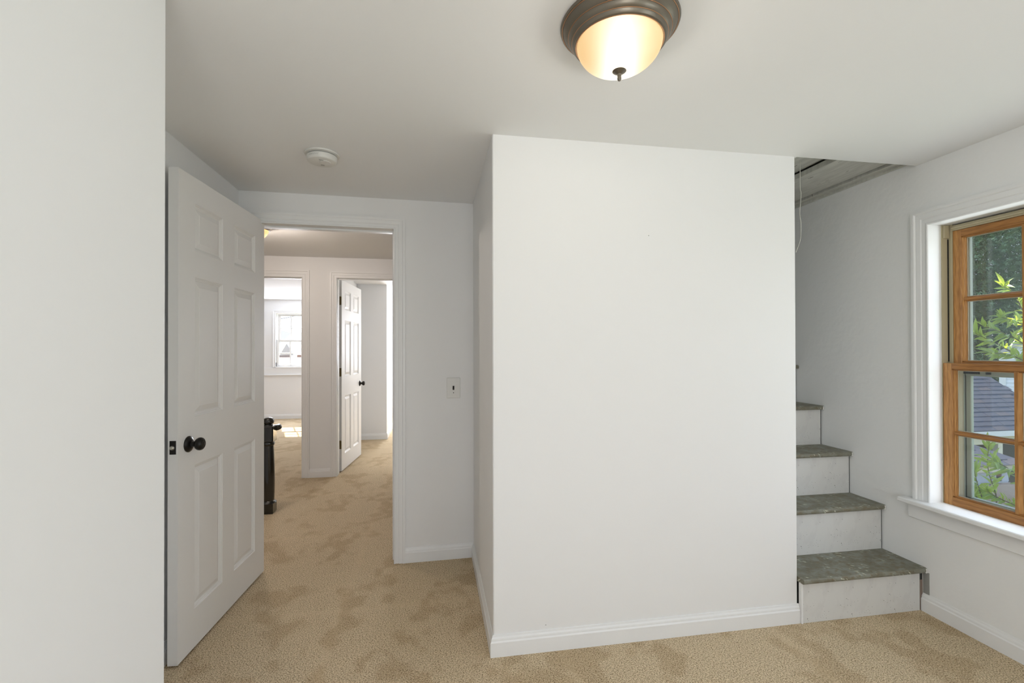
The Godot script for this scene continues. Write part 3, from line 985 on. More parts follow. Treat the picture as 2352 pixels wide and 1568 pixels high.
# ------------------------------------------------------------------ attic stairs
func stairs() -> void:
	var o := node("staircase", Vector3(0, 0, 0))
	tag(o, "steep attic stairs with worn grey-green treads and chipped white risers", "stairs")
	var tops := [0.217, 0.459, 0.701, 0.944, 1.190, 1.433, 1.676]
	var faces := [-1.966, -2.178, -2.376, -2.578, -2.782, -2.985, -3.19, -3.4]
	var xl := 1.7125
	var xr := EAST - 0.001
	for i in 7:
		var y1: float = tops[i]
		var y0: float = tops[i - 1] if i > 0 else 0.0
		var zf: float = faces[i]
		# riser, a few millimetres short of the wall so that the crack shows
		var st := mb()
		var right: float = xr - (0.018 if i == 0 else 0.006)
		box(st, Vector3(xl + (0.012 if i == 0 else 0.0), y0, zf - 0.018), Vector3(right, y1 - 0.0245, zf), 0.001)
		obj("riser", st, M.riser[i % 4], o)
		st = mb()
		for c in 5:
			var ya: float = lerpf(y0, y1 - 0.0245, c / 5.0)
			box(st, Vector3(right - 0.001 - 0.0025 * (c % 2), ya, zf - 0.012), Vector3(xr + 0.0008, lerpf(y0, y1 - 0.0245, (c + 1) / 5.0), zf - 0.0035))
		obj("crack", st, M.crack, o)
		if i == 0:
			st = mb()
			box(st, Vector3(1.7145, 0, zf - 0.014), Vector3(1.7242, y1 - 0.0245, zf + 0.004), 0.001)
			obj("corner_strip", st, M.trim, o)
		# tread with a rounded nosing; the bottom one is notched round the wall corner
		st = mb()
		var zb: float = faces[i + 1] - 0.003
		var nose: float = zf + 0.024
		var th := 0.0245
		var lx: float = xl
		var prof := [Vector2(zb, 0), Vector2(zb, -th), Vector2(nose - 0.006, -th), Vector2(nose - 0.002, -th + 0.004), Vector2(nose, -th * 0.55), Vector2(nose - 0.001, -0.006), Vector2(nose - 0.005, -0.0015), Vector2(nose - 0.011, 0)]
		sweep(st, prof, Vector3(lx, y1, 0), Vector3(xr, y1, 0), Vector3(0, 0, 1), Vector3(0, 1, 0))
		obj("tread", st, M.tread, o)
		if i < 4:
			# old paint left on the end of the nosing
			st = mb()
			box(st, Vector3(xr - 0.010, y1 - th - 0.001, nose - 0.016), Vector3(xr + 0.0004, y1 - 0.003, nose + 0.0012), 0.003)
			obj("paint_drip", st, M.plastic, o)
	# dark carcass under the treads, seen only through the cracks
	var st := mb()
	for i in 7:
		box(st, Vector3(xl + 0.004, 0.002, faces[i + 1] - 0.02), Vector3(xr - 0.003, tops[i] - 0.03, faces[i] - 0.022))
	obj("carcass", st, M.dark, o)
	# bare strip of the wall between baseboard and bottom step
	st = mb()
	box(st, Vector3(EAST - 0.0015, 0.088, -1.964), Vector3(EAST + 0.001, 0.195, -1.935), 0.0)
	tag(obj("trim_4", st, M.grey), "bare grey plaster strip beside the bottom riser above the baseboard", "wall patch", "", "structure")
	st = mb()
	box(st, Vector3(EAST - 0.016, 0.0, -1.9855), Vector3(EAST - 0.0005, 0.150, -1.9675), 0.001)
	tag(obj("trim_5", st, flat(0.28, 0.21, 0.17, 0.9)), "bare brown edge strip at the right end of the bottom riser", "trim", "", "structure")
	# ceiling boards over the stairs, painted grey-white
	var c := node("ceiling_stairs", Vector3.ZERO)
	tag(c, "rough painted board ceiling over the attic stairs", "ceiling", "", "structure")
	var zs := FRONT + 0.0
	for b in [[2.352, 2.402, 2.252, 0.022], [2.037, 2.335, 2.262, 0.03], [1.852, 2.037, 2.300, 0.02], [1.711, 1.852, 2.258, 0.03]]:
		st = mb()
		box(st, Vector3(b[0] + 0.0006, b[2], -3.66), Vector3(b[1] - 0.0006, b[2] + b[3], zs - 0.001), 0.002)
		obj("board", st, M.attic_board, c)
	st = mb()
	box(st, Vector3(EAST - 0.012, 2.238, -3.66), Vector3(EAST, 2.264, zs - 0.001), 0.002)
	obj("wall_strip", st, M.attic_board, c)
	st = mb()
	box(st, Vector3(1.711, 2.325, -3.66), Vector3(EAST, 2.34, zs + 0.02))
	box(st, Vector3(1.711, CEIL + 0.028, zs - 0.001), Vector3(EAST, 2.34, zs + 0.02))
	obj("deck", st, M.attic, c)
	# pull cord
	st = mb()
	tube(st, smooth_path([Vector3(1.930, 2.302, -2.2), Vector3(1.929, 2.158, -2.2), Vector3(1.934, 2.122, -2.2), Vector3(1.926, 2.019, -2.2), Vector3(1.932, 1.968, -2.2), Vector3(1.930, 1.892, -2.2), Vector3(1.922, 1.856, -2.202), Vector3(1.905, 1.812, -2.205)]), 0.0017, 0.0015, 7)
	tag(obj("pull_cord", st, flat(0.72, 0.70, 0.62, 0.9)), "thin white pull cord hanging above the attic stairs", "cord")

# ------------------------------------------------------------------ lamps
func glow_tex() -> ImageTexture:
	# the alabaster glass is brightest in front of its two bulbs and amber towards its sides
	var im := Image.create(128, 128, false, Image.FORMAT_RGB8)
	for y in 128:
		for x in 128:
			var p := Vector2(x / 127.0 - 0.5, y / 127.0 - 0.5) * 2.0
			var v := exp(-pow(p.x / 0.55, 2.0) * 1.1) * exp(-pow(absf(p.y) / 1.05, 4.0) * 0.6)
			im.set_pixel(x, y, lin(0.62, 0.37, 0.13).lerp(Color(1.0, 0.97, 0.90), clampf(v * 1.45, 0.0, 1.0)))
	return ImageTexture.create_from_image(im)

func make_lamp(at0: Vector3, label: String, which: int, glow: float, turn: float) -> Node3D:
	var o := node("ceiling_light", at0, turn)
	tag(o, label, "ceiling light", "dome ceiling lights")
	var st := mb()
	lathe(st, [Vector2(0.0, 0.0), Vector2(0.164, 0.0), Vector2(0.166, -0.004), Vector2(0.164, -0.009), Vector2(0.159, -0.011), Vector2(0.153, -0.020), Vector2(0.146, -0.027), Vector2(0.143, -0.029), Vector2(0.142, -0.034), Vector2(0.137, -0.041), Vector2(0.1335, -0.044), Vector2(0.132, -0.049), Vector2(0.128, -0.054), Vector2(0.122, -0.056), Vector2(0.119, -0.054), Vector2(0.118, -0.030), Vector2(0.0, -0.028)], 72, Transform3D.IDENTITY, 28.0)
	obj("pan", st, M.bronze, o)
	for r in [[0.1605, -0.0105], [0.1435, -0.0285], [0.1332, -0.0445], [0.1225, -0.0558]]:
		st = mb()
		var t := TorusMesh.new()
		t.inner_radius = r[0] - 0.0011
		t.outer_radius = r[0] + 0.0011
		t.rings = 72
		t.ring_segments = 8
		st.append_from(t, 0, at(Vector3(0, r[1], 0)))
		obj("rim", st, M.copper, o)
	# glass dome with the lamp inside it
	st = mb()
	var prof := []
	for i in 19:
		var a := i / 18.0 * PI / 2
		prof.append(Vector2(0.1195 * cos(a), -0.050 - 0.082 * sin(a)))
	prof.insert(0, Vector2(0.1195, -0.031))
	prof.insert(0, Vector2(0.0, -0.031))
	lathe(st, prof, 64, Transform3D.IDENTITY, 60.0, true)
	var gm := flat(0.45, 0.38, 0.27, 0.35)
	gm.emission_enabled = true
	gm.emission_texture = glow_tex()
	gm.emission = Color.WHITE
	gm.emission_operator = BaseMaterial3D.EMISSION_OP_MULTIPLY
	gm.emission_energy_multiplier = glow
	obj("glass_shade", st, gm, o)
	st = mb()
	lathe(st, [Vector2(0.0, -0.127), Vector2(0.019, -0.1285), Vector2(0.0195, -0.131), Vector2(0.0165, -0.1335), Vector2(0.0105, -0.137), Vector2(0.0065, -0.1395), Vector2(0.0055, -0.143), Vector2(0.0058, -0.1445), Vector2(0.0048, -0.146), Vector2(0.0058, -0.150), Vector2(0.0056, -0.154), Vector2(0.0035, -0.158), Vector2(0.0, -0.159)], 28)
	obj("finial", st, M.bronze, o)
	var l := OmniLight3D.new()
	l.name = "bulb_light"
	l.position = Vector3(0, -0.085, 0)
	l.light_color = lin(LIGHTS[which][1], LIGHTS[which][2], LIGHTS[which][3])
	l.light_energy = LIGHTS[which][0]
	l.light_size = 0.05
	l.omni_range = 14.0
	l.omni_attenuation = 2.0
	l.shadow_enabled = true
	o.add_child(l, true)
	return o

func lamps() -> void:
	make_lamp(Vector3(0.522, CEIL, -1.255), "bronze-rimmed dome ceiling light with glowing amber glass above the room", 0, 1.12, -0.33)
	make_lamp(Vector3(-1.335, HIGH, -3.75), "far bronze dome light on the hall ceiling, mostly behind the open door", 1, 1.7, 0.0)

# ------------------------------------------------------------------ small things
func small_things() -> void:
	# smoke detector
	var o := node("smoke_detector", Vector3(-0.512, CEIL, -2.312), 0.4)
	tag(o, "round white smoke detector on the ceiling near the hall doorway", "smoke detector")
	var st := mb()
	lathe(st, [Vector2(0.0, 0.0), Vector2(0.076, 0.0), Vector2(0.0775, -0.003), Vector2(0.0765, -0.007), Vector2(0.070, -0.009), Vector2(0.0, -0.009)], 56)
	obj("mounting_plate", st, M.plastic, o)
	st = mb()
	lathe(st, [Vector2(0.062, -0.009), Vector2(0.060, -0.014)], 56)
	obj("vent_gap", st, M.grey, o)
	st = mb()
	lathe(st, [Vector2(0.0, -0.0138), Vector2(0.066, -0.0138), Vector2(0.0675, -0.016), Vector2(0.066, -0.033), Vector2(0.064, -0.037), Vector2(0.060, -0.0395), Vector2(0.0, -0.0415)], 56)
	obj("body", st, M.plastic, o)
	st = mb()
	lathe(st, [Vector2(0.0, -0.0445), Vector2(0.022, -0.0440), Vector2(0.024, -0.0425), Vector2(0.024, -0.040)], 40, at(Vector3(0.012, 0, 0.012)))
	obj("test_button", st, M.plastic, o)
	for q in [[-0.020, 0.030, 0.020, 0.004], [0.0, -0.032, 0.016, 0.005]]:
		st = mb()
		box(st, Vector3(q[0], -0.0418, q[1]), Vector3(q[0] + q[2], -0.0408, q[1] + q[3]), 0.0)
		obj("slot", st, M.grey, o)
	for k in 12:
		# fine print on the sticker round its side
		var a := 2.02 + k * 0.062
		st = mb()
		box(st, Vector3(-0.0019, -0.0007, -0.0002), Vector3(0.0019, 0.0007, 0.0003), 0.0, Transform3D(Basis(Vector3.UP, -a + PI / 2), Vector3(0.0672 * cos(a), -0.0225 - (k % 2) * 0.0035, 0.0672 * sin(a))))
		obj("print_mark", st, M.grey, o)
	# light switch
	var hall := at(Vector3(0.2508, 0, HALLZ), HALLTURN)
	o = node("light_switch", hall * Vector3(-0.125, 1.06, 0), HALLTURN)
	tag(o, "single toggle light switch on a white plate beside the hall doorway", "light switch")
	st = mb()
	box(st, Vector3(-0.0415, -0.064, 0.0), Vector3(0.0415, 0.064, 0.006), 0.003)
	obj("plate", st, M.plastic, o)
	st = mb()
	box(st, Vector3(-0.005, -0.012, 0.0055), Vector3(0.005, 0.012, 0.0063))
	obj("slot", st, M.dark, o)
	st = mb()
	box(st, Vector3(-0.0038, -0.006, -0.001), Vector3(0.0038, 0.006, 0.013), 0.0015, Transform3D(Basis(Vector3.RIGHT, -0.5), Vector3(0, 0.002, 0.004)))
	obj("toggle", st, M.black_metal, o)
	for y in [-0.03, 0.03]:
		st = mb()
		lathe(st, [Vector2(0.003, 0.0), Vector2(0.003, 0.0008), Vector2(0.0, 0.0012)], 16, Transform3D(Basis(Vector3.RIGHT, PI / 2), Vector3(0, y, 0.006)))
		obj("screw", st, M.plastic if y > 0 else M.black_metal, o)
	# newel post with a stub of the stair rail
	o = node("newel_post", Vector3(-1.300, 0, -4.028))
	tag(o, "glossy black newel post standing in the hall beside the open door", "newel post")
	st = mb()
	box(st, Vector3(-0.049, 0, -0.049), Vector3(0.049, 0.083, 0.049), 0.003)
	lathe(st, [Vector2(0.062, 0.083), Vector2(0.054, 0.094), Vector2(0.046, 0.100)], 32)
	obj("base", st, M.newel, o)
	st = mb()
	lathe(st, [Vector2(0.044, 0.096), Vector2(0.0465, 0.16), Vector2(0.0475, 0.26), Vector2(0.0465, 0.38), Vector2(0.0425, 0.50), Vector2(0.0405, 0.535), Vector2(0.046, 0.542), Vector2(0.047, 0.556), Vector2(0.043, 0.565)], 40)
	obj("shaft", st, M.newel, o)
	st = mb()
	box(st, Vector3(-0.050, 0.566, -0.050), Vector3(0.050, 0.694, 0.050), 0.007)
	obj("block", st, M.newel, o)
	st = mb()
	lathe(st, [Vector2(0.036, 0.692), Vector2(0.034, 0.702), Vector2(0.030, 0.706), Vector2(0.038, 0.711), Vector2(0.0435, 0.722), Vector2(0.0435, 0.735), Vector2(0.037, 0.748), Vector2(0.022, 0.757), Vector2(0.0, 0.760)], 40)
	obj("cap", st, M.newel, o)
	st = mb()
	var rail := [Vector2(-0.018, -0.024), Vector2(0.018, -0.024), Vector2(0.024, -0.012), Vector2(0.034, 0.004), Vector2(0.034, 0.014), Vector2(0.022, 0.022), Vector2(-0.022, 0.022), Vector2(-0.034, 0.014), Vector2(-0.034, 0.004), Vector2(-0.024, -0.012)]
	sweep(st, rail, Vector3(0.052, 0.667, -0.055), Vector3(-1.9, 0.667, -0.055), Vector3(0, 0, -1), Vector3(0, 1, 0))
	for k in 6:
		var s0 := sqrt(1.0 - pow(k / 6.0, 2.0))
		var s1 := sqrt(1.0 - pow((k + 1) / 6.0, 2.0))
		for e in rail.size():
			var p: Vector2 = rail[e]
			var q: Vector2 = rail[(e + 1) % rail.size()]
			var xa := 0.052 + 0.034 * k / 6.0
			var xb := 0.052 + 0.034 * (k + 1) / 6.0
			face(st, [Vector3(xa, 0.672 + p.y * s0, -0.055 - p.x * s0), Vector3(xa, 0.672 + q.y * s0, -0.055 - q.x * s0), Vector3(xb, 0.672 + q.y * s1, -0.055 - q.x * s1), Vector3(xb, 0.672 + p.y * s1, -0.055 - p.x * s1)], Vector3(0.3, p.y + q.y, -p.x - q.x))
	obj("handrail", st, M.newel, o)

# ------------------------------------------------------------------ outdoors
func leaf_mesh(len: float, wid: float, bend: float) -> ArrayMesh:
	var st := mb()
	var n := 6
	var L := []
	for i in n + 1:
		var t := i / float(n)
		var w := wid * 0.5 * pow(sin(PI * pow(t, 0.8)), 0.85) + 0.0004
		var c := Vector3(0, -bend * t * t * len, -t * len)
		L.append([c + Vector3(-w, w * 0.35, 0), c, c + Vector3(w, w * 0.35, 0)])
	for i in n:
		for s in 2:
			face(st, [L[i][s], L[i][s + 1], L[i + 1][s + 1], L[i + 1][s]], Vector3.UP)
	return st.commit()

func outdoors() -> void:
	var rng := RandomNumberGenerator.new()
	rng.seed = 1207
	var st := mb()
	box(st, Vector3(-220, -3.3, -260), Vector3(120, -3.0, 60))
	struct("ground", st, M.lawn, "dull green lawn around the neighbouring buildings", "ground")
	garage(rng)
	side_house(rng)
	gable_house()
	low_shed()
	sapling(rng)
	for t in [[Vector3(20.5, -3, -24.5), 5.5, 13.5, 0, "dark green tree outside, straight above the garage ridge through the top left pane"], [Vector3(31.0, -3, -24.0), 5.2, 14.5, 1, "broad dark leafy tree outside, above the pale gable house"], [Vector3(15.0, -3, -21.5), 4.6, 13.0, 0, "dark green tree outside, furthest left, behind the window stile"], [Vector3(36.0, -3, -29.5), 6.0, 16.0, 1, "tall leafy tree outside, behind the gable house roof"], [Vector3(26.5, -3, -30.5), 6.2, 17.0, 0, "tallest dark green tree outside, rearmost of the trees above the garage"]]:
		tree(rng, t[0], t[1], t[2], t[3], t[4])
	beyond_bedroom(rng)

func tree(rng: RandomNumberGenerator, p: Vector3, r: float, h: float, kind: int, label: String) -> void:
	var o := node("tree", p)
	tag(o, label, "tree", "trees behind the neighbouring buildings")
	var st := mb()
	tube(st, [Vector3.ZERO, Vector3(0.1, h * 0.45, 0), Vector3(0, h * 0.85, 0.1)], 0.28, 0.08, 10)
	obj("trunk", st, M.bark, o)
	# crown: clumps of small blades spread through an irregular ovoid
	var bl := mb()
	for k in 5:
		var a := k * 1.256
		var d := Vector3(cos(a), 0.35 * sin(a * 3.0), sin(a))
		var side := d.cross(Vector3.UP).normalized() * 0.026
		face(bl, [Vector3.ZERO, d * 0.055 + side, d * 0.12, d * 0.055 - side], Vector3.UP)
	var mm := MultiMesh.new()
	mm.transform_format = MultiMesh.TRANSFORM_3D
	mm.mesh = bl.commit()
	var nz := noise(0.35, FastNoiseLite.TYPE_SIMPLEX_SMOOTH, 17 + kind, 3)
	var n := 42000
	mm.instance_count = n
	for i in n:
		var u := Vector3(rng.randfn(), rng.randfn(), rng.randfn()).normalized()
		var bump := 1.0 + 0.38 * nz.get_noise_3d(u.x * 7.0 + p.x, u.y * 7.0, u.z * 7.0 + p.z)
		var q := u * pow(rng.randf(), 0.22) * bump
		var pos := Vector3(q.x * r, h * 0.54 + q.y * h * 0.47, q.z * r)
		var b := Basis.from_euler(Vector3(rng.randf_range(-0.9, 0.9), rng.randf() * TAU, rng.randf_range(-0.9, 0.9))).scaled(Vector3.ONE * rng.randf_range(0.7, 1.5))
		mm.set_instance_transform(i, Transform3D(b, pos))
	var c := MultiMeshInstance3D.new()
	c.multimesh = mm
	c.material_override = M["needle%d" % kind]
	c.set_meta("kind", "stuff")
	place(c, "crown", o)

func sapling(rng: RandomNumberGenerator) -> void:
	var o := node("sapling", Vector3(3.62, -3.0, -1.95))
	tag(o, "slender young tree with yellow-green leaves close outside the window", "tree")
	var st := mb()
	tube(st, smooth_path([Vector3(0, 0, 0), Vector3(0.05, 1.5, -0.05), Vector3(-0.05, 3.0, -0.1), Vector3(-0.12, 4.2, -0.12), Vector3(-0.1, 5.2, -0.1)]), 0.035, 0.012, 8)
	obj("trunk", st, M.bark, o)
	var paths := [
		[Vector3(3.44, 1.40, -2.13), Vector3(3.34, 1.51, -2.16), Vector3(3.26, 1.61, -2.15), Vector3(3.18, 1.65, -2.15)],
		[Vector3(3.36, 1.39, -2.08), Vector3(3.26, 1.43, -2.11), Vector3(3.17, 1.46, -2.11), Vector3(3.09, 1.47, -2.10)],
		[Vector3(3.32, 1.23, -2.05), Vector3(3.22, 1.32, -2.08), Vector3(3.12, 1.38, -2.10), Vector3(3.02, 1.42, -2.13)],
		[Vector3(3.39, 1.17, -2.12), Vector3(3.28, 1.27, -2.17), Vector3(3.17, 1.34, -2.20), Vector3(3.07, 1.39, -2.22)],
		[Vector3(3.27, 1.18, -2.03), Vector3(3.17, 1.23, -2.05), Vector3(3.08, 1.27, -2.07), Vector3(2.99, 1.27, -2.08)],
		[Vector3(3.44, 0.24, -2.32), Vector3(3.36, 0.43, -2.32), Vector3(3.28, 0.58, -2.30), Vector3(3.23, 0.73, -2.26)],
		[Vector3(3.27, 0.47, -2.03), Vector3(3.17, 0.58, -2.06), Vector3(3.08, 0.65, -2.07), Vector3(2.99, 0.69, -2.07)],
		[Vector3(3.39, 0.27, -2.31), Vector3(3.29, 0.38, -2.33), Vector3(3.22, 0.48, -2.31), Vector3(3.15, 0.58, -2.28)],
		[Vector3(3.36, 0.35, -2.08), Vector3(3.24, 0.41, -2.13), Vector3(3.14, 0.46, -2.16), Vector3(3.06, 0.50, -2.15)],
		[Vector3(3.34, 0.28, -2.30), Vector3(3.24, 0.39, -2.32), Vector3(3.16, 0.44, -2.31), Vector3(3.08, 0.47, -2.30)],
	]
	var meshes := [leaf_mesh(0.080, 0.021, 0.30), leaf_mesh(0.092, 0.024, 0.55), leaf_mesh(0.066, 0.020, 0.15)]
	for pth in paths:
		var q := []
		q.append(Vector3(3.56, pth[0].y - 0.22, -2.06) - o.position)
		for v in pth: q.append(v - o.position)
		q = smooth_path(q, 9)
		st = mb()
		tube(st, q, 0.005, 0.0012, 6)
		obj("branch", st, M.bark, o)
		var k := 0
		for i in range(10, q.size()):
			var d: Vector3 = (q[i] - q[i - 1]).normalized()
			var reps := 1 + (i % 2) if i < q.size() - 1 else 2
			for r in reps:
				k += 1
				var side := d.cross(Vector3.UP).normalized()
				var a := 2.4 * k
				var outw := (side * cos(a) + side.cross(d) * sin(a)).normalized()
				var ld := (d * (0.75 if i < q.size() - 1 or r == 0 else 1.6) + outw * (0.8 if r == 0 else -0.8) + Vector3(0, rng.randf_range(-0.1, 0.35), 0)).normalized()
				var up := (Vector3(-0.45, 0.75, 0.25) + Vector3(rng.randf_range(-0.8, 0.8), rng.randf_range(-0.5, 0.3), rng.randf_range(-0.8, 0.8))).normalized()
				var l := MeshInstance3D.new()
				l.mesh = meshes[rng.randi() % 3]
				l.material_override = M.leaf
				place(l, "leaf", o)
				l.transform = Transform3D(Basis.looking_at(ld, up).scaled(Vector3.ONE * rng.randf_range(0.55, 0.9)), q[i])

# shingle courses as single pieces on a slope; x0..x1 along the eave, rising towards -z
func shingles(o: Node3D, rng: RandomNumberGenerator, x0: float, x1: float, eave: Vector3, pitch: float, courses: int, expo: float, tab: float, cut: Callable) -> void:
	var meshes := []
	for k in 2:
		var st := mb()
		box(st, Vector3(-tab * 0.5 + 0.003, 0, -expo * 1.15), Vector3(tab * 0.5 - 0.003, 0.005 + 0.002 * k, 0.0), 0.001)
		meshes.append(st.commit())
	var slope := Basis(Vector3.RIGHT, pitch)
	for c in courses:
		var off := rng.randf() * tab
		var x := x0 + off
		var rx: float = cut.call(c)
		while x < rx - tab * 0.5:
			var s := MeshInstance3D.new()
			s.mesh = meshes[rng.randi() % 2]
			s.material_override = M.shingle[rng.randi() % 4 if rng.randf() < 0.5 else 0]
			place(s, "shingle", o)
			s.transform = Transform3D(slope * Basis(Vector3.RIGHT, -0.045), eave + slope * Vector3(0, 0.004, -c * expo) + Vector3(x, 0, 0))
			x += tab

func garage(rng: RandomNumberGenerator) -> void:
	var o := node("garage", Vector3(0, -3.0, 0))
	tag(o, "neighbouring garage with slate-blue shingle roof and white fascia", "garage")
	var ye := -0.416 + 3.0
	var p := deg_to_rad(35.0)
	var sl := 1.82
	var ridge := Vector3(0, ye + sl * sin(p), -7.95 - sl * cos(p))
	var st := mb()
	sweep(st, [Vector2(-7.95, ye), Vector2(ridge.z, ridge.y), Vector2(ridge.z * 2 + 7.95, ye), Vector2(ridge.z * 2 + 7.95, ye - 0.05), Vector2(-7.95, ye - 0.05)], Vector3(7.5, 0, 0), Vector3(13.49, 0, 0), Vector3(0, 0, 1), Vector3(0, 1, 0))
	obj("roof", st, M.shingle[2], o)
	shingles(o, rng, 8.9, 13.5, Vector3(0, ye, -7.94), p, 13, 0.141, 0.30, func(_c): return 13.55)
	st = mb()
	box(st, Vector3(7.5, ye - 0.125, -7.97), Vector3(13.5, ye - 0.008, -7.945), 0.003)
	obj("fascia", st, M.fascia, o)
	st = mb()
	box(st, Vector3(7.6, ye - 0.30, -8.12), Vector3(13.3, ye - 0.05, -8.04), 0.003)
	obj("frieze", st, M.cream, o)
	for x in [9.4, 11.78, 13.2]:
		st = mb()
		box(st, Vector3(x - 0.06, 0, -8.14), Vector3(x + 0.06, ye - 0.3, -8.03), 0.006)
		obj("post", st, M.cream, o)
	st = mb()
	lathe(st, [Vector2(0.07, 0.0), Vector2(0.06, 0.1), Vector2(0.055, ye - 0.45), Vector2(0.075, ye - 0.4), Vector2(0.075, ye - 0.3)], 20, at(Vector3(11.05, 0, -8.3)))
	obj("column", st, M.fascia, o)
	st = mb()
	box(st, Vector3(7.6, 0, -10.8), Vector3(13.3, ye - 0.06, -10.6))
	box(st, Vector3(7.6, 0, -10.6), Vector3(7.8, ye - 0.06, -8.2))
	box(st, Vector3(13.1, 0, -10.6), Vector3(13.3, ye - 0.06, -8.2))
	obj("wall", st, flat(0.22, 0.19, 0.13, 0.9), o)

func side_house(rng: RandomNumberGenerator) -> void:
	var o := node("side_building", Vector3(0, -3.0, 0))
	tag(o, "low pale-blue outbuilding with dark shingle hip roof before the garage", "building")
	var ye := -0.67 + 3.0
	var st := mb()
	var A := Vector3(6.2, ye, -6.4)
	var B := Vector3(10.05, ye, -6.4)
	var C := Vector3(9.42, ye + 0.315, -7.075)
	var D := Vector3(6.2, ye + 0.315, -7.075)
	var E := Vector3(10.05, ye, -7.75)
	var F := Vector3(6.2, ye, -7.75)
	face(st, [A, B, C, D], Vector3(0, 1, 1))
	face(st, [B, E, C], Vector3(1, 1, 0))
	face(st, [E, F, D, C], Vector3(0, 1, -1))
	face(st, [A, D, F], Vector3(-1, 0, 0))
	face(st, [A, B, E, F], Vector3(0, -1, 0))
	obj("roof", st, M.shingle[2], o)
	shingles(o, rng, 7.9, 10.0, Vector3(0, ye, -6.39), deg_to_rad(25.0), 5, 0.141, 0.30, func(c): return 10.05 - c * 0.128)
	for k in 16:
		st = mb()
		sweep(st, [Vector2(0, 0), Vector2(0, 0.016), Vector2(0.112, 0.004), Vector2(0.112, 0)], Vector3(6.4, ye - 0.12 - (k + 1) * 0.11, -6.62), Vector3(9.86, ye - 0.12 - (k + 1) * 0.11, -6.62), Vector3(0, 1, 0), Vector3(0, 0, 1))
		obj("clapboard", st, M.siding, o)
	st = mb()
	box(st, Vector3(6.4, 0, -7.6), Vector3(9.86, ye - 0.01, -6.62))
	obj("wall", st, M.siding, o)
	st = mb()
	box(st, Vector3(6.3, ye - 0.12, -6.62), Vector3(9.95, ye - 0.01, -6.45), 0.004)
	obj("fascia", st, M.cream, o)
	var w := node("window", Vector3(9.595, ye - 0.235, -6.60), 0.0, o)
	st = mb()
	for q in [[-0.085, -0.11, -0.06, 0.11], [0.06, -0.11, 0.085, 0.11], [-0.06, 0.09, 0.06, 0.11], [-0.06, -0.11, 0.06, -0.09]]:
		box(st, Vector3(q[0], q[1], -0.01), Vector3(q[2], q[3], 0.035), 0.003)
	obj("frame", st, M.fascia, w)
	st = mb()
	box(st, Vector3(-0.06, 0.0, 0.0), Vector3(0.06, 0.09, 0.02))
	obj("blind", st, flat(0.22, 0.075, 0.035, 0.8), w)
	st = mb()
	box(st, Vector3(-0.06, -0.09, 0.0), Vector3(0.06, 0.0, 0.018))
	obj("pane", st, flat(0.05, 0.055, 0.05, 0.1), w)
	st = mb()
	box(st, Vector3(9.45, ye - 0.50, -6.6), Vector3(9.87, ye - 0.355, -6.585), 0.002)
	obj("brick_band", st, flat(0.55, 0.42, 0.35, 0.9), o)

func gable_house() -> void:
	var o := node("gable_house", Vector3(17.35, -3.0, -11.83), deg_to_rad(-56.0))
	tag(o, "white clapboard house with a gable end behind the garage roof", "house")
	var half := 3.4
	var slope := 0.79
	var yl := 1.08 + 3.0
	var st := mb()
	sweep(st, [Vector2(0, 0), Vector2(0, yl), Vector2(half, yl + half * slope), Vector2(2 * half, yl), Vector2(2 * half, 0)], Vector3(0, 0, -8.0), Vector3(0, 0, -0.02), Vector3(1, 0, 0), Vector3(0, 1, 0))
	obj("wall", st, M.siding, o)
	var y := 1.2
	while y < yl + half * slope - 0.2:
		var xa := 0.0 if y < yl - 0.12 else (y + 0.12 - yl) / slope
		st = mb()
		sweep(st, [Vector2(0, 0), Vector2(0, 0.020), Vector2(0.122, 0.004), Vector2(0.122, 0)], Vector3(xa, y, -0.02), Vector3(2 * half - xa, y, -0.02), Vector3(0, 1, 0), Vector3(0, 0, 1))
		obj("clapboard", st, M.siding, o)
		y += 0.12
	st = mb()
	box(st, Vector3(-0.02, 0, -0.1), Vector3(0.13, yl, 0.02), 0.004)
	obj("corner_board", st, M.fascia, o)
	for s in [-1.0, 1.0]:
		st = mb()
		var foot := Vector3(half + s * (half + 0.06), yl - 0.05 * slope, 0)
		var top := Vector3(half, yl + half * slope, 0)
		var d := (top - foot).normalized()
		var up: Vector3 = Vector3(-d.y, d.x, 0)
		if up.y < 0.0: up = -up
		sweep(st, [Vector2(0, -8.2), Vector2(0.10, -8.2), Vector2(0.10, 0.12), Vector2(0, 0.12)], foot, top, up, Vector3(0, 0, 1))
		obj("roof", st, M.grey, o)

func low_shed() -> void:
	var o := node("shed", Vector3(9.45, -3.0, -5.65))
	tag(o, "low shed with a dark grey speckled roof below the leaves", "shed")
	var st := mb()
	sweep(st, [Vector2(-1.15, 1.86), Vector2(-1.12, 1.98), Vector2(-1.0, 2.08), Vector2(-0.8, 2.12), Vector2(0.8, 2.12), Vector2(1.0, 2.08), Vector2(1.12, 1.98), Vector2(1.15, 1.86)], Vector3(0, 0, -0.45), Vector3(0, 0, 0.45), Vector3(1, 0, 0), Vector3(0, 1, 0))
	var m := flat(0.025, 0.026, 0.028, 0.95)
	m.heightmap_enabled = true
	m.heightmap_texture = noise_tex(noise(0.3, FastNoiseLite.TYPE_SIMPLEX, 5, 2), 256)
	m.heightmap_scale = 0.6
	triplanar(m, 2.0)
	obj("roof", st, m, o)
	st = mb()
	box(st, Vector3(-1.05, 0, -0.4), Vector3(1.05, 1.9, 0.4))
	obj("wall", st, flat(0.06, 0.06, 0.06, 0.9), o)

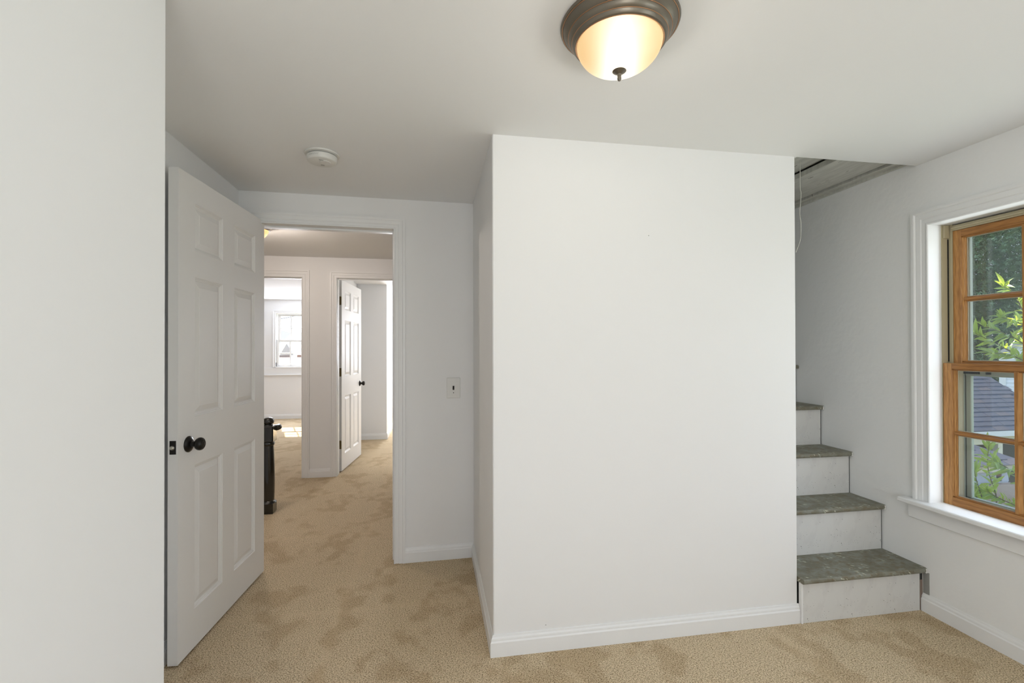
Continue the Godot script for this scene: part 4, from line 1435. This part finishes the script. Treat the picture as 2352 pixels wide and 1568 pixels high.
func beyond_bedroom(rng: RandomNumberGenerator) -> void:
	# the view out of the far bedroom windows
	var st := mb()
	sweep(st, [Vector2(-18, -3.02), Vector2(-22, -2.6), Vector2(-60, 0.35), Vector2(-64, 0.3), Vector2(-90, -3.02)], Vector3(-70, 0, 0), Vector3(30, 0, 0), Vector3(0, 0, 1), Vector3(0, 1, 0))
	struct("street", st, M.street, "pale sunlit pavement beyond the bedroom windows", "street")
	st = mb()
	var nz := noise(0.02, FastNoiseLite.TYPE_SIMPLEX_SMOOTH, 3, 3)
	var prev := []
	for i in 61:
		var x := -150.0 + i * 4.0
		var top := 7.0 + 2.5 * nz.get_noise_1d(x * 3.0) + i * 0.02
		var cur := [Vector3(x, -3.1, -120), Vector3(x, top, -150), Vector3(x, -3.1, -185)]
		if prev.size():
			face(st, [prev[0], cur[0], cur[1], prev[1]], Vector3(0, 1, 1))
			face(st, [prev[1], cur[1], cur[2], prev[2]], Vector3(0, 1, -1))
		prev = cur
	struct("hills", st, flat(0.17, 0.18, 0.19, 1.0), "low wooded ridge on the horizon beyond the bedroom windows", "hills")
	var labels := ["grey far house at the left edge of the bedroom window view", "brown far house in the middle of the bedroom window view", "reddish far house at the right of the bedroom window view"]
	var cols := [flat(0.20, 0.18, 0.18, 0.9), flat(0.26, 0.18, 0.15, 0.9), flat(0.30, 0.15, 0.12, 0.9)]
	var spots := [Vector3(-23.6, -3, -72), Vector3(-18.8, -3, -80), Vector3(-15.0, -3, -72)]
	for k in 3:
		var o := node("house", spots[k])
		tag(o, labels[k], "house")
		var w: float = [2.6, 1.9, 1.7][k]
		st = mb()
		box(st, Vector3(-w, 0, -3), Vector3(w, 3.6, 3))
		obj("wall", st, cols[k], o)
		st = mb()
		sweep(st, [Vector2(-3.3, 3.5), Vector2(0, 5.2), Vector2(3.3, 3.5)], Vector3(-w - 0.2, 0, 0), Vector3(w + 0.2, 0, 0), Vector3(0, 0, 1), Vector3(0, 1, 0))
		obj("roof", st, M.grey, o)
		for x in [-0.5, 0.5]:
			st = mb()
			box(st, Vector3(x * w - 0.35, 2.0, 2.98), Vector3(x * w + 0.35, 3.0, 3.05))
			obj("window", st, M.dark, o)
	var o := node("utility_pole", Vector3(-9.5, -1.3, -40))
	tag(o, "utility pole with sagging wires beyond the bedroom window", "utility pole")
	st = mb()
	tube(st, [Vector3.ZERO, Vector3(0, 8, 0)], 0.14, 0.1, 10)
	obj("pole", st, M.bark, o)
	st = mb()
	box(st, Vector3(-1.0, 7.2, -0.06), Vector3(1.0, 7.35, 0.06))
	obj("crossarm", st, M.bark, o)
	for k in 2:
		st = mb()
		var pts := []
		for i in 13:
			var t := i / 12.0
			pts.append(Vector3(-14.0 * t, 7.3 - 2.0 * k * 0.8 - 4.0 * t * (1.0 - t), -2.0 * t))
		tube(st, pts, 0.02, 0.02, 5)
		obj("wire", st, M.dark, o)
